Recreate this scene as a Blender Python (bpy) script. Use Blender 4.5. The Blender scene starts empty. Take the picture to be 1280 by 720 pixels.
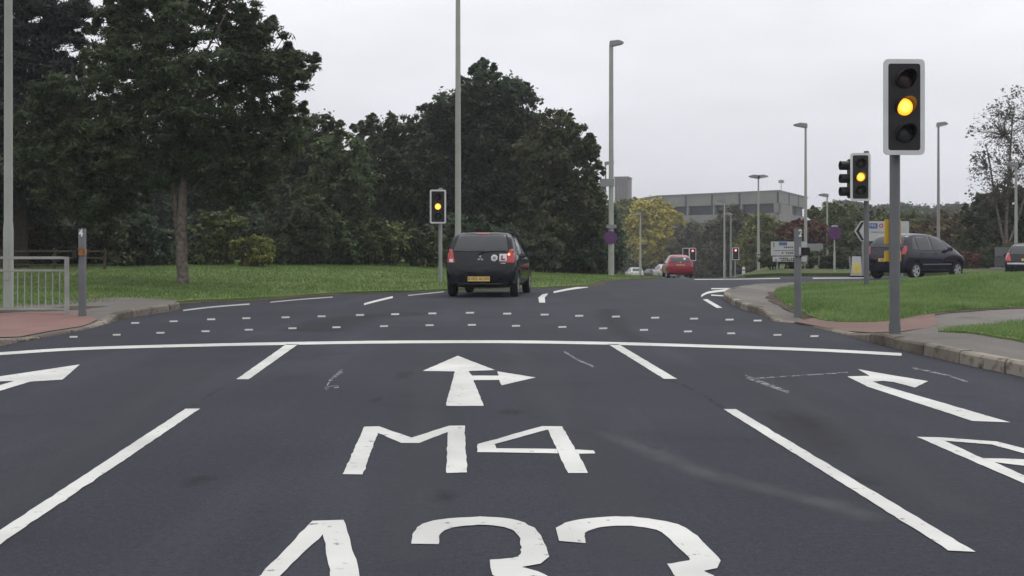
import bpy, bmesh, math, random
import numpy as np
from mathutils import Vector, Matrix
from mathutils.geometry import delaunay_2d_cdt
from mathutils.bvhtree import BVHTree

random.seed(7)
RNG = np.random.default_rng(11)
S = bpy.context.scene
COL = S.collection
R = math.radians

# ------------------------------------------------------------------ camera, sky, sun, exposure
F, EYE, HOR = 1480.0, 1.12, 311.5            # focal length in photo pixels, eye height, horizon row
cam = bpy.data.cameras.new('camera')
cam.sensor_width = 36.0
cam.lens = 36.0 * F / 1280.0
cam.shift_y = -(360.0 - HOR) / 1280.0
cam.clip_start, cam.clip_end = 0.1, 9000
co = bpy.data.objects.new('camera', cam)
co.location = (0, 0, EYE)
co.rotation_euler = (R(90), 0, 0)
COL.objects.link(co)
S.camera = co

SUN_EL, SUN_AZ = 58.0, 35.0                  # azimuth clockwise from the view direction
W = bpy.data.worlds.new('World')
S.world = W
W.use_nodes = True
nt = W.node_tree
nt.nodes.clear()
def wn(t, **kw):
    n = nt.nodes.new(t)
    for k, v in kw.items(): setattr(n, k, v)
    return n
out = wn('ShaderNodeOutputWorld')
bg = wn('ShaderNodeBackground'); bg.inputs['Strength'].default_value = 0.1
sky = wn('ShaderNodeTexSky'); sky.sky_type = 'NISHITA'; sky.sun_disc = False
sky.sun_elevation = R(SUN_EL); sky.sun_rotation = R(SUN_AZ)
sky.air_density = 1.0; sky.dust_density = 4.0; sky.altitude = 50
hs = wn('ShaderNodeHueSaturation'); hs.inputs['Saturation'].default_value = 0.10
tc = wn('ShaderNodeTexCoord')
sep = wn('ShaderNodeSeparateXYZ')
rampz = wn('ShaderNodeValToRGB')              # cloud deck: brighter overhead
e = rampz.color_ramp.elements
e[0].position = 0.0; e[0].color = (0.61, 0.62, 0.67, 1)
e[1].position = 0.9; e[1].color = (1.25, 1.25, 1.27, 1)
e2 = rampz.color_ramp.elements.new(0.10); e2.color = (0.69, 0.70, 0.75, 1)
e3 = rampz.color_ramp.elements.new(0.22); e3.color = (0.79, 0.80, 0.845, 1)
mp = wn('ShaderNodeMapping'); mp.inputs['Scale'].default_value = (2.2, 2.2, 7.0)
nz = wn('ShaderNodeTexNoise'); nz.inputs['Scale'].default_value = 1.6; nz.inputs['Detail'].default_value = 5
nr = wn('ShaderNodeMapRange'); nr.inputs['From Min'].default_value = 0.3; nr.inputs['From Max'].default_value = 0.7
nr.inputs['To Min'].default_value = 8.9; nr.inputs['To Max'].default_value = 11.1
scl = wn('ShaderNodeVectorMath', operation='SCALE')
mixs = wn('ShaderNodeMix', data_type='RGBA'); mixs.inputs[0].default_value = 0.88
L = nt.links.new
L(tc.outputs['Generated'], sep.inputs[0]); L(sep.outputs['Z'], rampz.inputs[0])
L(tc.outputs['Generated'], mp.inputs[0]); L(mp.outputs[0], nz.inputs['Vector']); L(nz.outputs['Fac'], nr.inputs[0])
L(rampz.outputs[0], scl.inputs[0]); L(nr.outputs[0], scl.inputs['Scale'])
L(sky.outputs[0], hs.inputs['Color'])
L(hs.outputs[0], mixs.inputs[6]); L(scl.outputs[0], mixs.inputs[7])
L(mixs.outputs[2], bg.inputs['Color']); L(bg.outputs[0], out.inputs[0])

sd = bpy.data.lights.new('sun', 'SUN')
sd.energy = 0.6; sd.angle = R(25); sd.color = (1.0, 0.97, 0.93)
so = bpy.data.objects.new('sun', sd)
_d = Vector((math.sin(R(SUN_AZ)) * math.cos(R(SUN_EL)), math.cos(R(SUN_AZ)) * math.cos(R(SUN_EL)), math.sin(R(SUN_EL))))
so.rotation_euler = _d.to_track_quat('Z', 'Y').to_euler()
so.location = (20, 30, 60)
COL.objects.link(so)
vs = S.view_settings
vs.view_transform = 'Standard'; vs.look = 'None'; vs.gamma = 1.0; vs.exposure = 0.3; vs.use_curve_mapping = False
S.cycles.max_bounces = 6; S.cycles.diffuse_bounces = 3; S.cycles.glossy_bounces = 3
S.cycles.transparent_max_bounces = 8

# ------------------------------------------------------------------ helpers
def smooth(a, b, v):
    t = min(1.0, max(0.0, (v - a) / (b - a)))
    return t * t * (3 - 2 * t)

def base_height(x, y):
    """Height of the carriageway: level junction, exit road falling away ahead."""
    if y < 5: return 0.0
    q = 640 + F * x / y
    w = smooth(560, 740, q) * (1 - 0.8 * smooth(915, 975, q))
    s = max(0.0, y - 42.0)
    z = -0.0265 * w * s * s / (s + 7.0)
    return z + 0.10 * math.exp(-((x - 14.5) / 5) ** 2 - ((y - 40) / 5) ** 2)

def on_ground(px, py, z=0.0):
    """Point of the level ground (height z) at a photo pixel."""
    y = F * (EYE - z) / (py - HOR)
    return ((px - 640) / F * y, y)
def at(px, py, d):
    """Point at distance d seen at a photo pixel."""
    return Vector(((px - 640) / F * d, d, EYE + (HOR - py) / F * d))

DROPS = [(on_ground(1035, 409), 2.4), (on_ground(75, 415), 2.2)]
def pave_height(x, y):
    h = 0.12
    for (c, r) in DROPS:
        d = math.hypot(x - c[0], y - c[1])
        h -= 0.10 * (1 - smooth(r * 0.55, r * 1.35, d))
    return base_height(x, y) + max(h, 0.02)

def tag(o, label, cat=None, group=None, kind=None):
    o['label'] = label
    if cat: o['category'] = cat
    if group: o['group'] = group
    if kind: o['kind'] = kind
    return o

def thing(name, label, cat, loc=(0, 0, 0), rz=0.0, group=None):
    o = bpy.data.objects.new(name, None)
    o.empty_display_size = 0.2
    o.location = loc; o.rotation_euler = (0, 0, rz)
    COL.objects.link(o)
    return tag(o, label, cat, group)

def mesh_obj(name, verts, faces, mat=None, parent=None, loc=(0, 0, 0), smooth_shade=False):
    me = bpy.data.meshes.new(name)
    me.from_pydata([tuple(v) for v in verts], [], [tuple(f) for f in faces])
    me.update()
    return link_mesh(name, me, mat, parent, loc, smooth_shade)

def link_mesh(name, me, mat=None, parent=None, loc=(0, 0, 0), smooth_shade=False):
    if mat:
        for m in (mat if isinstance(mat, (list, tuple)) else [mat]): me.materials.append(m)
    if smooth_shade:
        me.polygons.foreach_set('use_smooth', [True] * len(me.polygons))
    o = bpy.data.objects.new(name, me)
    COL.objects.link(o)
    o.location = loc
    if parent: o.parent = parent
    return o

def quads_mesh(name, v):
    """Mesh of loose quads from an (n,4,3) array."""
    n = len(v)
    me = bpy.data.meshes.new(name)
    me.vertices.add(n * 4); me.vertices.foreach_set('co', v.astype(np.float32).ravel())
    me.loops.add(n * 4); me.loops.foreach_set('vertex_index', np.arange(n * 4, dtype=np.int32))
    me.polygons.add(n); me.polygons.foreach_set('loop_start', np.arange(0, n * 4, 4, dtype=np.int32))
    me.update(calc_edges=True)
    return me

class MB:
    """Collects shapes into one mesh."""
    def __init__(self): self.v = []; self.f = []
    def add(self, verts, faces):
        n = len(self.v)
        self.v += [Vector(p) for p in verts]
        self.f += [tuple(i + n for i in f) for f in faces]
        return self
    def box(self, c, s, rot=None, bevel=0.0):
        bm = bmesh.new()
        bmesh.ops.create_cube(bm, size=1.0)
        for v in bm.verts: v.co = Vector((v.co.x * s[0], v.co.y * s[1], v.co.z * s[2]))
        if bevel > 0: bmesh.ops.bevel(bm, geom=bm.edges[:], offset=bevel, segments=2, affect='EDGES')
        M = (rot.to_4x4() if rot else Matrix.Identity(4))
        vs_ = [M @ v.co + Vector(c) for v in bm.verts]
        bm.verts.index_update()
        self.add(vs_, [[v.index for v in f.verts] for f in bm.faces])
        bm.free(); return self
    def tube(self, pts, radii, n=10, cap=True):
        pts = [Vector(p) for p in pts]
        if not isinstance(radii, (list, tuple)): radii = [radii] * len(pts)
        vs_, fs = [], []
        prev = None
        for i, p in enumerate(pts):
            t = (pts[min(i + 1, len(pts) - 1)] - pts[max(i - 1, 0)]).normalized()
            if prev is None:
                a = Vector((1, 0, 0)) if abs(t.x) < 0.9 else Vector((0, 1, 0))
                u = t.cross(a).normalized()
            else:
                u = (prev - t * prev.dot(t)).normalized()
            prev = u
            w = t.cross(u)
            for k in range(n):
                a = 2 * math.pi * k / n
                vs_.append(p + (u * math.cos(a) + w * math.sin(a)) * radii[i])
        for i in range(len(pts) - 1):
            for k in range(n):
                a, b = i * n + k, i * n + (k + 1) % n
                fs.append((a, b, b + n, a + n))
        if cap:
            fs.append(tuple(reversed(range(n)))); fs.append(tuple(range((len(pts) - 1) * n, len(pts) * n)))
        return self.add(vs_, fs)
    def lathe(self, prof, axis, c, n=24):
        """prof: (radius, along axis) list; axis 'x','y','z'."""
        vs_, fs = [], []
        for (r, h) in prof:
            for k in range(n):
                a = 2 * math.pi * k / n
                p = (r * math.cos(a), r * math.sin(a), h)
                if axis == 'x': p = (p[2], p[0], p[1])
                elif axis == 'y': p = (p[0], p[2], p[1])
                vs_.append(Vector(p) + Vector(c))
        for i in range(len(prof) - 1):
            for k in range(n):
                a, b = i * n + k, i * n + (k + 1) % n
                fs.append((a, b, b + n, a + n))
        return self.add(vs_, fs)
    def prism(self, poly, y0, y1, plane='xz'):
        """Extruded polygon: poly in plane, from y0 to y1 along the third axis."""
        n = len(poly)
        def P(p, h):
            return {'xz': (p[0], h, p[1]), 'yz': (h, p[0], p[1]), 'xy': (p[0], p[1], h)}[plane]
        vs_ = [P(p, y0) for p in poly] + [P(p, y1) for p in poly]
        fs = [tuple(range(n)), tuple(reversed(range(n, 2 * n)))]
        fs += [(i, i + n, (i + 1) % n + n, (i + 1) % n) for i in range(n)]
        return self.add(vs_, fs)
    def build(self, name, mat, parent=None, loc=(0, 0, 0), smooth_shade=False, sharp=None):
        o = mesh_obj(name, self.v, self.f, mat, parent, loc)
        bm = bmesh.new(); bm.from_mesh(o.data)
        bmesh.ops.recalc_face_normals(bm, faces=bm.faces[:])
        bm.to_mesh(o.data); bm.free()
        if smooth_shade:
            o.data.polygons.foreach_set('use_smooth', [True] * len(o.data.polygons))
            o.data.set_sharp_from_angle(angle=R(sharp or 40))
        return o

def fill(outline, spacing=None):
    """Triangulate a 2D polygon, optionally with inner points."""
    pts = []
    n = len(outline)
    for i in range(n):
        a, b = Vector(outline[i]), Vector(outline[(i + 1) % n])
        k = max(1, int((b - a).length / spacing)) if spacing else 1
        for j in range(k): pts.append(a.lerp(b, j / k))
    m = len(pts)
    if spacing:
        xs = [p.x for p in pts]; ys = [p.y for p in pts]
        x = min(xs) + spacing * 0.5
        while x < max(xs):
            y = min(ys) + spacing * 0.5
            while y < max(ys):
                pts.append(Vector((x + random.uniform(-.2, .2) * spacing, y + random.uniform(-.2, .2) * spacing)))
                y += spacing
            x += spacing
    if spacing:
        inner = []
        for p in pts[m:]:
            c = False
            for i in range(m):
                a, b = pts[i], pts[(i + 1) % m]
                if (a.y > p.y) != (b.y > p.y) and p.x < (b.x - a.x) * (p.y - a.y) / (b.y - a.y) + a.x: c = not c
            if c: inner.append(p)
        pts = pts[:m] + inner
    r = delaunay_2d_cdt(pts, [], [list(range(m))], 1, 1e-6)
    v2, f = r[0], r[2]
    f2 = []
    for t in f:
        a, b, c = (v2[i] for i in t[:3])
        if (b - a).cross(c - a) < 0: t = list(reversed(t))
        f2.append(tuple(t))
    return v2, f2

def catmull(pts, n=6):
    pts = [Vector(p) for p in pts]
    res = []
    for i in range(len(pts) - 1):
        p0, p1, p2, p3 = pts[max(i - 1, 0)], pts[i], pts[i + 1], pts[min(i + 2, len(pts) - 1)]
        for k in range(n):
            t = k / n
            res.append(0.5 * ((2 * p1) + (p2 - p0) * t + (2 * p0 - 5 * p1 + 4 * p2 - p3) * t * t + (3 * p1 - p0 - 3 * p2 + p3) * t ** 3))
    res.append(pts[-1])
    return res

def sheet(name, outline, zf, mat, spacing=None, skirt=0.0, parent=None):
    v2, f = fill(outline, spacing)
    vs_ = [(p.x, p.y, zf(p.x, p.y)) for p in v2]
    fs = list(f)
    if skirt:
        cnt = {}
        for t in f:
            for i in range(3):
                e_ = (t[i], t[(i + 1) % 3]); cnt[e_] = cnt.get(e_, 0) + 1
        low = {}
        for (a, b) in list(cnt):
            if (b, a) not in cnt:
                for i in (a, b):
                    if i not in low:
                        low[i] = len(vs_); q = vs_[i]; vs_.append((q[0], q[1], q[2] - skirt))
                fs.append((b, a, low[a], low[b]))
    return mesh_obj(name, vs_, fs, mat, parent, smooth_shade=not skirt)

def text_mesh(s, size, depth=0.002, bold=0.0):
    cu = bpy.data.curves.new('txt', 'FONT')
    cu.body = s; cu.size = size; cu.align_x = 'CENTER'; cu.align_y = 'CENTER'; cu.extrude = depth; cu.offset = bold
    o = bpy.data.objects.new('txt', cu)
    COL.objects.link(o)
    dg = bpy.context.evaluated_depsgraph_get()
    me = bpy.data.meshes.new_from_object(o.evaluated_get(dg))
    bpy.data.objects.remove(o); bpy.data.curves.remove(cu)
    me.materials.clear()
    return me
def text_obj(name, s, size, mat, parent, loc, rot=(R(90), 0, 0), depth=0.002, bold=0.0):
    me = text_mesh(s, size, depth)
    o = link_mesh(name, me, mat, parent, loc)
    o.rotation_euler = rot
    return o

# ------------------------------------------------------------------ materials
MATS = {}
def new_mat(name):
    m = bpy.data.materials.new(name); m.use_nodes = True
    n = m.node_tree; n.nodes.clear()
    o = n.nodes.new('ShaderNodeOutputMaterial'); b = n.nodes.new('ShaderNodeBsdfPrincipled')
    n.links.new(b.outputs[0], o.inputs[0])
    return m, n, b, o

def plain(name, col, rough=0.5, metal=0.0, var=0.12, scale=4.0, coat=0.0, bump=0.0, bscale=60, spec=0.5):
    """Painted or bare surface with slight dirt variation."""
    m, n, b, o = new_mat(name)
    t = n.nodes.new('ShaderNodeTexCoord')
    no = n.nodes.new('ShaderNodeTexNoise'); no.inputs['Scale'].default_value = scale; no.inputs['Detail'].default_value = 6
    r = n.nodes.new('ShaderNodeValToRGB')
    r.color_ramp.elements[0].position = 0.3; r.color_ramp.elements[1].position = 0.7
    r.color_ramp.elements[0].color = tuple(c * (1 - var) for c in col) + (1,)
    r.color_ramp.elements[1].color = tuple(min(1, c * (1 + var)) for c in col) + (1,)
    n.links.new(t.outputs['Object'], no.inputs['Vector']); n.links.new(no.outputs['Fac'], r.inputs[0])
    n.links.new(r.outputs[0], b.inputs['Base Color'])
    b.inputs['Roughness'].default_value = rough; b.inputs['Metallic'].default_value = metal
    b.inputs['Specular IOR Level'].default_value = spec
    b.inputs['Coat Weight'].default_value = coat; b.inputs['Coat Roughness'].default_value = 0.05
    if bump:
        n2 = n.nodes.new('ShaderNodeTexNoise'); n2.inputs['Scale'].default_value = bscale; n2.inputs['Detail'].default_value = 3
        bp = n.nodes.new('ShaderNodeBump'); bp.inputs['Strength'].default_value = bump; bp.inputs['Distance'].default_value = 0.02
        n.links.new(t.outputs['Object'], n2.inputs['Vector']); n.links.new(n2.outputs['Fac'], bp.inputs['Height'])
        n.links.new(bp.outputs[0], b.inputs['Normal'])
    MATS[name] = m
    return m

def lit(name, core, edge, s_core, s_edge, radius):
    """A lamp lens giving off light, hotter at its centre."""
    m, n, b, o = new_mat(name)
    n.nodes.remove(b)
    t = n.nodes.new('ShaderNodeTexCoord')
    ln = n.nodes.new('ShaderNodeVectorMath'); ln.operation = 'LENGTH'
    mr = n.nodes.new('ShaderNodeMapRange'); mr.inputs['From Min'].default_value = radius * 0.12; mr.inputs['From Max'].default_value = radius
    mr.interpolation_type = 'SMOOTHSTEP'
    mx = n.nodes.new('ShaderNodeMix'); mx.data_type = 'RGBA'
    mx.inputs[6].default_value = tuple(c * s_core for c in core) + (1,)
    mx.inputs[7].default_value = tuple(c * s_edge for c in edge) + (1,)
    em = n.nodes.new('ShaderNodeEmission')
    n.links.new(t.outputs['Object'], ln.inputs[0]); n.links.new(ln.outputs['Value'], mr.inputs[0])
    n.links.new(mr.outputs[0], mx.inputs[0]); n.links.new(mx.outputs[2], em.inputs[0]); n.links.new(em.outputs[0], o.inputs[0])
    return m

def asphalt(name, c0, c1, speck=0.6):
    m, n, b, o = new_mat(name)
    t = n.nodes.new('ShaderNodeTexCoord')
    def noise(scale, detail, vec=None, rough=0.55):
        k = n.nodes.new('ShaderNodeTexNoise'); k.inputs['Scale'].default_value = scale; k.inputs['Detail'].default_value = detail
        k.inputs['Roughness'].default_value = rough
        n.links.new(vec or t.outputs['Object'], k.inputs['Vector']); return k
    def mixc(a, bb, fac, mode='MIX'):
        k = n.nodes.new('ShaderNodeMix'); k.data_type = 'RGBA'; k.blend_type = mode
        for s_, v in ((0, fac), (6, a), (7, bb)):
            if isinstance(v, (float, tuple)): k.inputs[s_].default_value = v if isinstance(v, float) else v + (1,)
            else: n.links.new(v, k.inputs[s_])
        return k.outputs[2]
    def rng(src, a, b_, lo=0.0, hi=1.0):
        k = n.nodes.new('ShaderNodeMapRange')
        for s_, v in ((1, a), (2, b_), (3, lo), (4, hi)): k.inputs[s_].default_value = v
        n.links.new(src, k.inputs[0]); return k.outputs[0]
    big = noise(0.35, 5)
    mp = n.nodes.new('ShaderNodeMapping'); mp.inputs['Scale'].default_value = (1.3, 0.12, 1); mp.inputs['Rotation'].default_value = (0, 0, R(-3.4))
    n.links.new(t.outputs['Object'], mp.inputs[0])
    track = noise(1.0, 4, mp.outputs[0])
    c = mixc(c0, c1, rng(big.outputs['Fac'], 0.32, 0.7))
    c = mixc(c, tuple(v * 1.45 for v in c1), rng(track.outputs['Fac'], 0.52, 0.75, 0, 0.6))
    c = mixc(c, tuple(v * 0.6 for v in c0), rng(noise(0.8, 6).outputs['Fac'], 0.58, 0.72, 0, 0.55))
    fine = noise(95, 3, rough=0.7)
    c = mixc(c, tuple(v * 2.6 for v in c1), rng(fine.outputs['Fac'], 0.56, 0.72, 0, speck))
    mid = noise(28, 4, rough=0.65)
    c = mixc(c, tuple(v * 1.7 for v in c1), rng(mid.outputs['Fac'], 0.55, 0.72, 0, speck * 0.7))
    c = mixc(c, tuple(v * 0.5 for v in c0), rng(mid.outputs['Fac'], 0.46, 0.30, 0, speck * 0.8))
    fine2 = noise(60, 3)
    c = mixc(c, tuple(v * 0.35 for v in c0), rng(fine2.outputs['Fac'], 0.58, 0.7, 0, speck))
    n.links.new(c, b.inputs['Base Color'])
    b.inputs['Roughness'].default_value = 0.9
    b.inputs['Specular IOR Level'].default_value = 0.22
    bp = n.nodes.new('ShaderNodeBump'); bp.inputs['Strength'].default_value = 0.5; bp.inputs['Distance'].default_value = 0.012
    n.links.new(fine.outputs['Fac'], bp.inputs['Height']); n.links.new(bp.outputs[0], b.inputs['Normal'])
    return m

def road_paint(name, col, wear):
    """Thermoplastic paint, worn through in small flecks."""
    m, n, b, o = new_mat(name)
    t = n.nodes.new('ShaderNodeTexCoord')
    a = n.nodes.new('ShaderNodeTexNoise'); a.inputs['Scale'].default_value = 14; a.inputs['Detail'].default_value = 8; a.inputs['Roughness'].default_value = 0.7
    c = n.nodes.new('ShaderNodeTexNoise'); c.inputs['Scale'].default_value = 1.2; c.inputs['Detail'].default_value = 4
    n.links.new(t.outputs['Object'], a.inputs['Vector']); n.links.new(t.outputs['Object'], c.inputs['Vector'])
    r = n.nodes.new('ShaderNodeMapRange'); r.inputs[1].default_value = wear; r.inputs[2].default_value = wear + 0.1
    n.links.new(a.outputs['Fac'], r.inputs[0])
    cr = n.nodes.new('ShaderNodeValToRGB')
    cr.color_ramp.elements[0].position = 0.3; cr.color_ramp.elements[1].position = 0.7
    cr.color_ramp.elements[0].color = tuple(v * 0.70 for v in col) + (1,); cr.color_ramp.elements[1].color = col + (1,)
    n.links.new(c.outputs['Fac'], cr.inputs[0]); n.links.new(cr.outputs[0], b.inputs['Base Color'])
    b.inputs['Roughness'].default_value = 0.7
    tr = n.nodes.new('ShaderNodeBsdfTransparent'); mx = n.nodes.new('ShaderNodeMixShader')
    n.links.new(r.outputs[0], mx.inputs[0]); n.links.new(b.outputs[0], mx.inputs[1]); n.links.new(tr.outputs[0], mx.inputs[2])
    n.links.new(mx.outputs[0], o.inputs[0])
    return m

def leaf(name, dark, light, third=None, f3=0.0, trans=0.35, gain=1.75):
    dark, light = tuple(v * gain for v in dark), tuple(v * gain for v in light)
    m, n, b, o = new_mat(name)
    g = n.nodes.new('ShaderNodeNewGeometry'); t = n.nodes.new('ShaderNodeTexCoord')
    no = n.nodes.new('ShaderNodeTexNoise'); no.inputs['Scale'].default_value = 0.7; no.inputs['Detail'].default_value = 3
    n.links.new(t.outputs['Object'], no.inputs['Vector'])
    ad = n.nodes.new('ShaderNodeMath'); ad.operation = 'MULTIPLY_ADD'; ad.inputs[1].default_value = 0.55; ad.inputs[2].default_value = -0.05
    n.links.new(g.outputs['Random Per Island'], ad.inputs[0])
    a2 = n.nodes.new('ShaderNodeMath'); a2.operation = 'MULTIPLY_ADD'; a2.inputs[1].default_value = 1.5; a2.inputs[2].default_value = -0.5
    n.links.new(no.outputs['Fac'], a2.inputs[0])
    a3 = n.nodes.new('ShaderNodeMath'); a3.operation = 'ADD'; a3.use_clamp = True
    n.links.new(ad.outputs[0], a3.inputs[0]); n.links.new(a2.outputs[0], a3.inputs[1])
    cr = n.nodes.new('ShaderNodeValToRGB')
    cr.color_ramp.elements[0].color = dark + (1,); cr.color_ramp.elements[1].color = light + (1,)
    cr.color_ramp.elements[0].position = 0.1; cr.color_ramp.elements[1].position = 0.9
    if third:
        x = cr.color_ramp.elements.new(0.9 - f3); x.color = third + (1,)
    n.links.new(a3.outputs[0], cr.inputs[0]); n.links.new(cr.outputs[0], b.inputs['Base Color'])
    b.inputs['Roughness'].default_value = 0.6; b.inputs['Specular IOR Level'].default_value = 0.25
    tl = n.nodes.new('ShaderNodeBsdfTranslucent'); mx = n.nodes.new('ShaderNodeMixShader'); mx.inputs[0].default_value = trans
    n.links.new(cr.outputs[0], tl.inputs[0]); n.links.new(b.outputs[0], mx.inputs[1]); n.links.new(tl.outputs[0], mx.inputs[2])
    n.links.new(mx.outputs[0], o.inputs[0])
    return m

def turf(name, stops, scale=0.6):
    m, n, b, o = new_mat(name)
    t = n.nodes.new('ShaderNodeTexCoord')
    a = n.nodes.new('ShaderNodeTexNoise'); a.inputs['Scale'].default_value = scale; a.inputs['Detail'].default_value = 8; a.inputs['Roughness'].default_value = 0.65
    c = n.nodes.new('ShaderNodeTexNoise'); c.inputs['Scale'].default_value = 22; c.inputs['Detail'].default_value = 4
    n.links.new(t.outputs['Object'], a.inputs['Vector']); n.links.new(t.outputs['Object'], c.inputs['Vector'])
    ad = n.nodes.new('ShaderNodeMath'); ad.operation = 'MULTIPLY_ADD'; ad.inputs[1].default_value = 0.35
    n.links.new(c.outputs['Fac'], ad.inputs[0]); n.links.new(a.outputs['Fac'], ad.inputs[2])
    cr = n.nodes.new('ShaderNodeValToRGB')
    cr.color_ramp.elements[0].position = stops[0][0]; cr.color_ramp.elements[0].color = stops[0][1] + (1,)
    cr.color_ramp.elements[1].position = stops[-1][0]; cr.color_ramp.elements[1].color = stops[-1][1] + (1,)
    for (p, k) in stops[1:-1]:
        x = cr.color_ramp.elements.new(p); x.color = k + (1,)
    n.links.new(ad.outputs[0], cr.inputs[0]); n.links.new(cr.outputs[0], b.inputs['Base Color'])
    b.inputs['Roughness'].default_value = 0.9; b.inputs['Specular IOR Level'].default_value = 0.15
    bp = n.nodes.new('ShaderNodeBump'); bp.inputs['Strength'].default_value = 0.9; bp.inputs['Distance'].default_value = 0.04
    n.links.new(c.outputs['Fac'], bp.inputs['Height']); n.links.new(bp.outputs[0], b.inputs['Normal'])
    return m

M_ROAD = asphalt('asphalt', (0.022, 0.0235, 0.032), (0.033, 0.035, 0.046))
M_PAVE = asphalt('pavement_asphalt', (0.105, 0.097, 0.090), (0.145, 0.134, 0.124), 0.3)
M_RED = asphalt('red_paving', (0.165, 0.105, 0.096), (0.22, 0.128, 0.115), 0.25)
M_KERB = plain('kerb_concrete', (0.165, 0.148, 0.128), 0.9, var=0.35, scale=3.0, bump=0.4, bscale=50, spec=0.2)
def kerb_mat():
    m = leaf('kerb_stone', (0.085, 0.070, 0.055), (0.27, 0.24, 0.20), trans=0.0, gain=1.0)
    n = m.node_tree
    b = [k for k in n.nodes if k.type == 'BSDF_PRINCIPLED'][0]
    t = n.nodes.new('ShaderNodeTexCoord'); a = n.nodes.new('ShaderNodeTexNoise'); a.inputs['Scale'].default_value = 9; a.inputs['Detail'].default_value = 7
    r = n.nodes.new('ShaderNodeMapRange'); r.inputs[1].default_value = .50; r.inputs[2].default_value = .74
    mx = n.nodes.new('ShaderNodeMix'); mx.data_type = 'RGBA'; mx.inputs[7].default_value = (0.055, 0.045, 0.036, 1)
    src = b.inputs['Base Color'].links[0].from_socket
    n.links.new(t.outputs['Object'], a.inputs['Vector']); n.links.new(a.outputs['Fac'], r.inputs[0]); n.links.new(r.outputs[0], mx.inputs[0])
    n.links.new(src, mx.inputs[6]); n.links.new(mx.outputs[2], b.inputs['Base Color'])
    bp = n.nodes.new('ShaderNodeBump'); bp.inputs['Strength'].default_value = .5; bp.inputs['Distance'].default_value = .01
    n.links.new(a.outputs['Fac'], bp.inputs['Height']); n.links.new(bp.outputs[0], b.inputs['Normal'])
    b.inputs['Roughness'].default_value = .9
    return m
M_KERBS = kerb_mat()
M_RED_F = asphalt('faded_red_paving', (0.138, 0.092, 0.080), (0.19, 0.118, 0.102), 0.3)
M_MUD = plain('bare_soil', (0.075, 0.060, 0.046), .95, var=.45, scale=5, bump=.6, bscale=30, spec=.1)
M_PAINT = road_paint('white_road_paint', (0.60, 0.60, 0.575), 0.60)
M_STUD = road_paint('worn_stud_paint', (0.36, 0.36, 0.355), 0.60)
M_FADED = road_paint('faded_road_paint', (0.20, 0.215, 0.225), 0.46)
M_TURF_L = turf('verge_turf', [(0.35, (0.055, 0.085, 0.024)), (0.6, (0.095, 0.155, 0.042)), (0.85, (0.15, 0.18, 0.07))])
M_TURF_R = turf('island_turf', [(0.35, (0.060, 0.100, 0.028)), (0.6, (0.105, 0.170, 0.048)), (0.85, (0.16, 0.195, 0.075))])
M_TURF_F = turf('far_verge_turf', [(0.35, (0.034, 0.048, 0.018)), (0.6, (0.058, 0.085, 0.028)), (0.85, (0.09, 0.10, 0.045))])
M_BLADE = leaf('grass_blade', (0.095, 0.165, 0.048), (0.225, 0.315, 0.120), trans=0.5, gain=1.0)
M_BLADE_L = leaf('verge_grass_blade', (0.080, 0.138, 0.038), (0.190, 0.260, 0.092), trans=0.5, gain=1.0)
M_SOIL = turf('rough_ground', [(0.35, (0.022, 0.030, 0.012)), (0.6, (0.04, 0.055, 0.02)), (0.85, (0.06, 0.062, 0.03))], 0.2)
M_BARK = plain('bark', (0.135, 0.115, 0.098), 0.95, var=0.5, scale=9, bump=0.9, bscale=25, spec=0.1)
M_BARK_D = plain('dark_bark', (0.035, 0.030, 0.026), 0.95, var=0.4, scale=9, spec=0.1)
M_GALV = plain('galvanised_steel', (0.33, 0.345, 0.31), 0.6, var=0.10, scale=1.5, spec=0.3)
M_GALV2 = plain('dull_galvanised_steel', (0.25, 0.255, 0.25), 0.6, var=0.12, scale=2.0, spec=0.3)
M_GREY = plain('grey_painted_steel', (0.105, 0.108, 0.115), 0.55, var=0.15, scale=3.0, spec=0.4)
M_RAIL = plain('weathered_guard_rail', (0.30, 0.31, 0.29), 0.6, var=0.2, scale=3.0, spec=0.3)
M_BLACK = plain('black_plastic', (0.012, 0.012, 0.013), 0.5, var=0.2, spec=0.4)
M_BOARD = plain('black_backing_board', (0.022, 0.020, 0.024), 0.6, var=0.2, spec=0.3)
M_WHITE = plain('white_border', (0.62, 0.62, 0.62), 0.5, var=0.06)
M_LENS_R = plain('dark_red_lens', (0.022, 0.006, 0.007), 0.4, var=0.2)
M_LENS_A = plain('dark_amber_lens', (0.03, 0.014, 0.005), 0.4, var=0.2)
M_LENS_G = plain('dark_green_lens', (0.008, 0.013, 0.011), 0.4, var=0.2)
M_LIT_A = lit('lit_amber_lens', (1.0, 0.72, 0.13), (1.0, 0.36, 0.012), 2.0, 1.5, 0.105)
M_LIT_R = lit('lit_red_lens', (1.0, 0.36, 0.42), (1.0, 0.05, 0.09), 3.2, 2.2, 0.10)
M_LIT_G = lit('lit_green_lens', (0.55, 1.0, 0.85), (0.2, 0.9, 0.65), 1.1, 0.8, 0.10)
M_YELLOW = plain('yellow_plate', (0.62, 0.40, 0.035), 0.5, var=0.08)
M_RUST = plain('rusty_clamp', (0.25, 0.115, 0.045), 0.8, var=0.4, scale=20)
M_PURPLE = plain('purple_sign_back', (0.085, 0.020, 0.105), 0.6, var=0.15)
M_SIGNW = plain('sign_white', (0.45, 0.46, 0.45), 0.5, var=0.06)
M_SIGNB = plain('sign_blue', (0.06, 0.11, 0.32), 0.5, var=0.06)
M_SIGNBK = plain('sign_back_grey', (0.23, 0.235, 0.235), 0.5, var=0.08)
M_SIGNRED = plain('sign_red', (0.40, 0.05, 0.04), 0.5, var=0.06)
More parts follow.
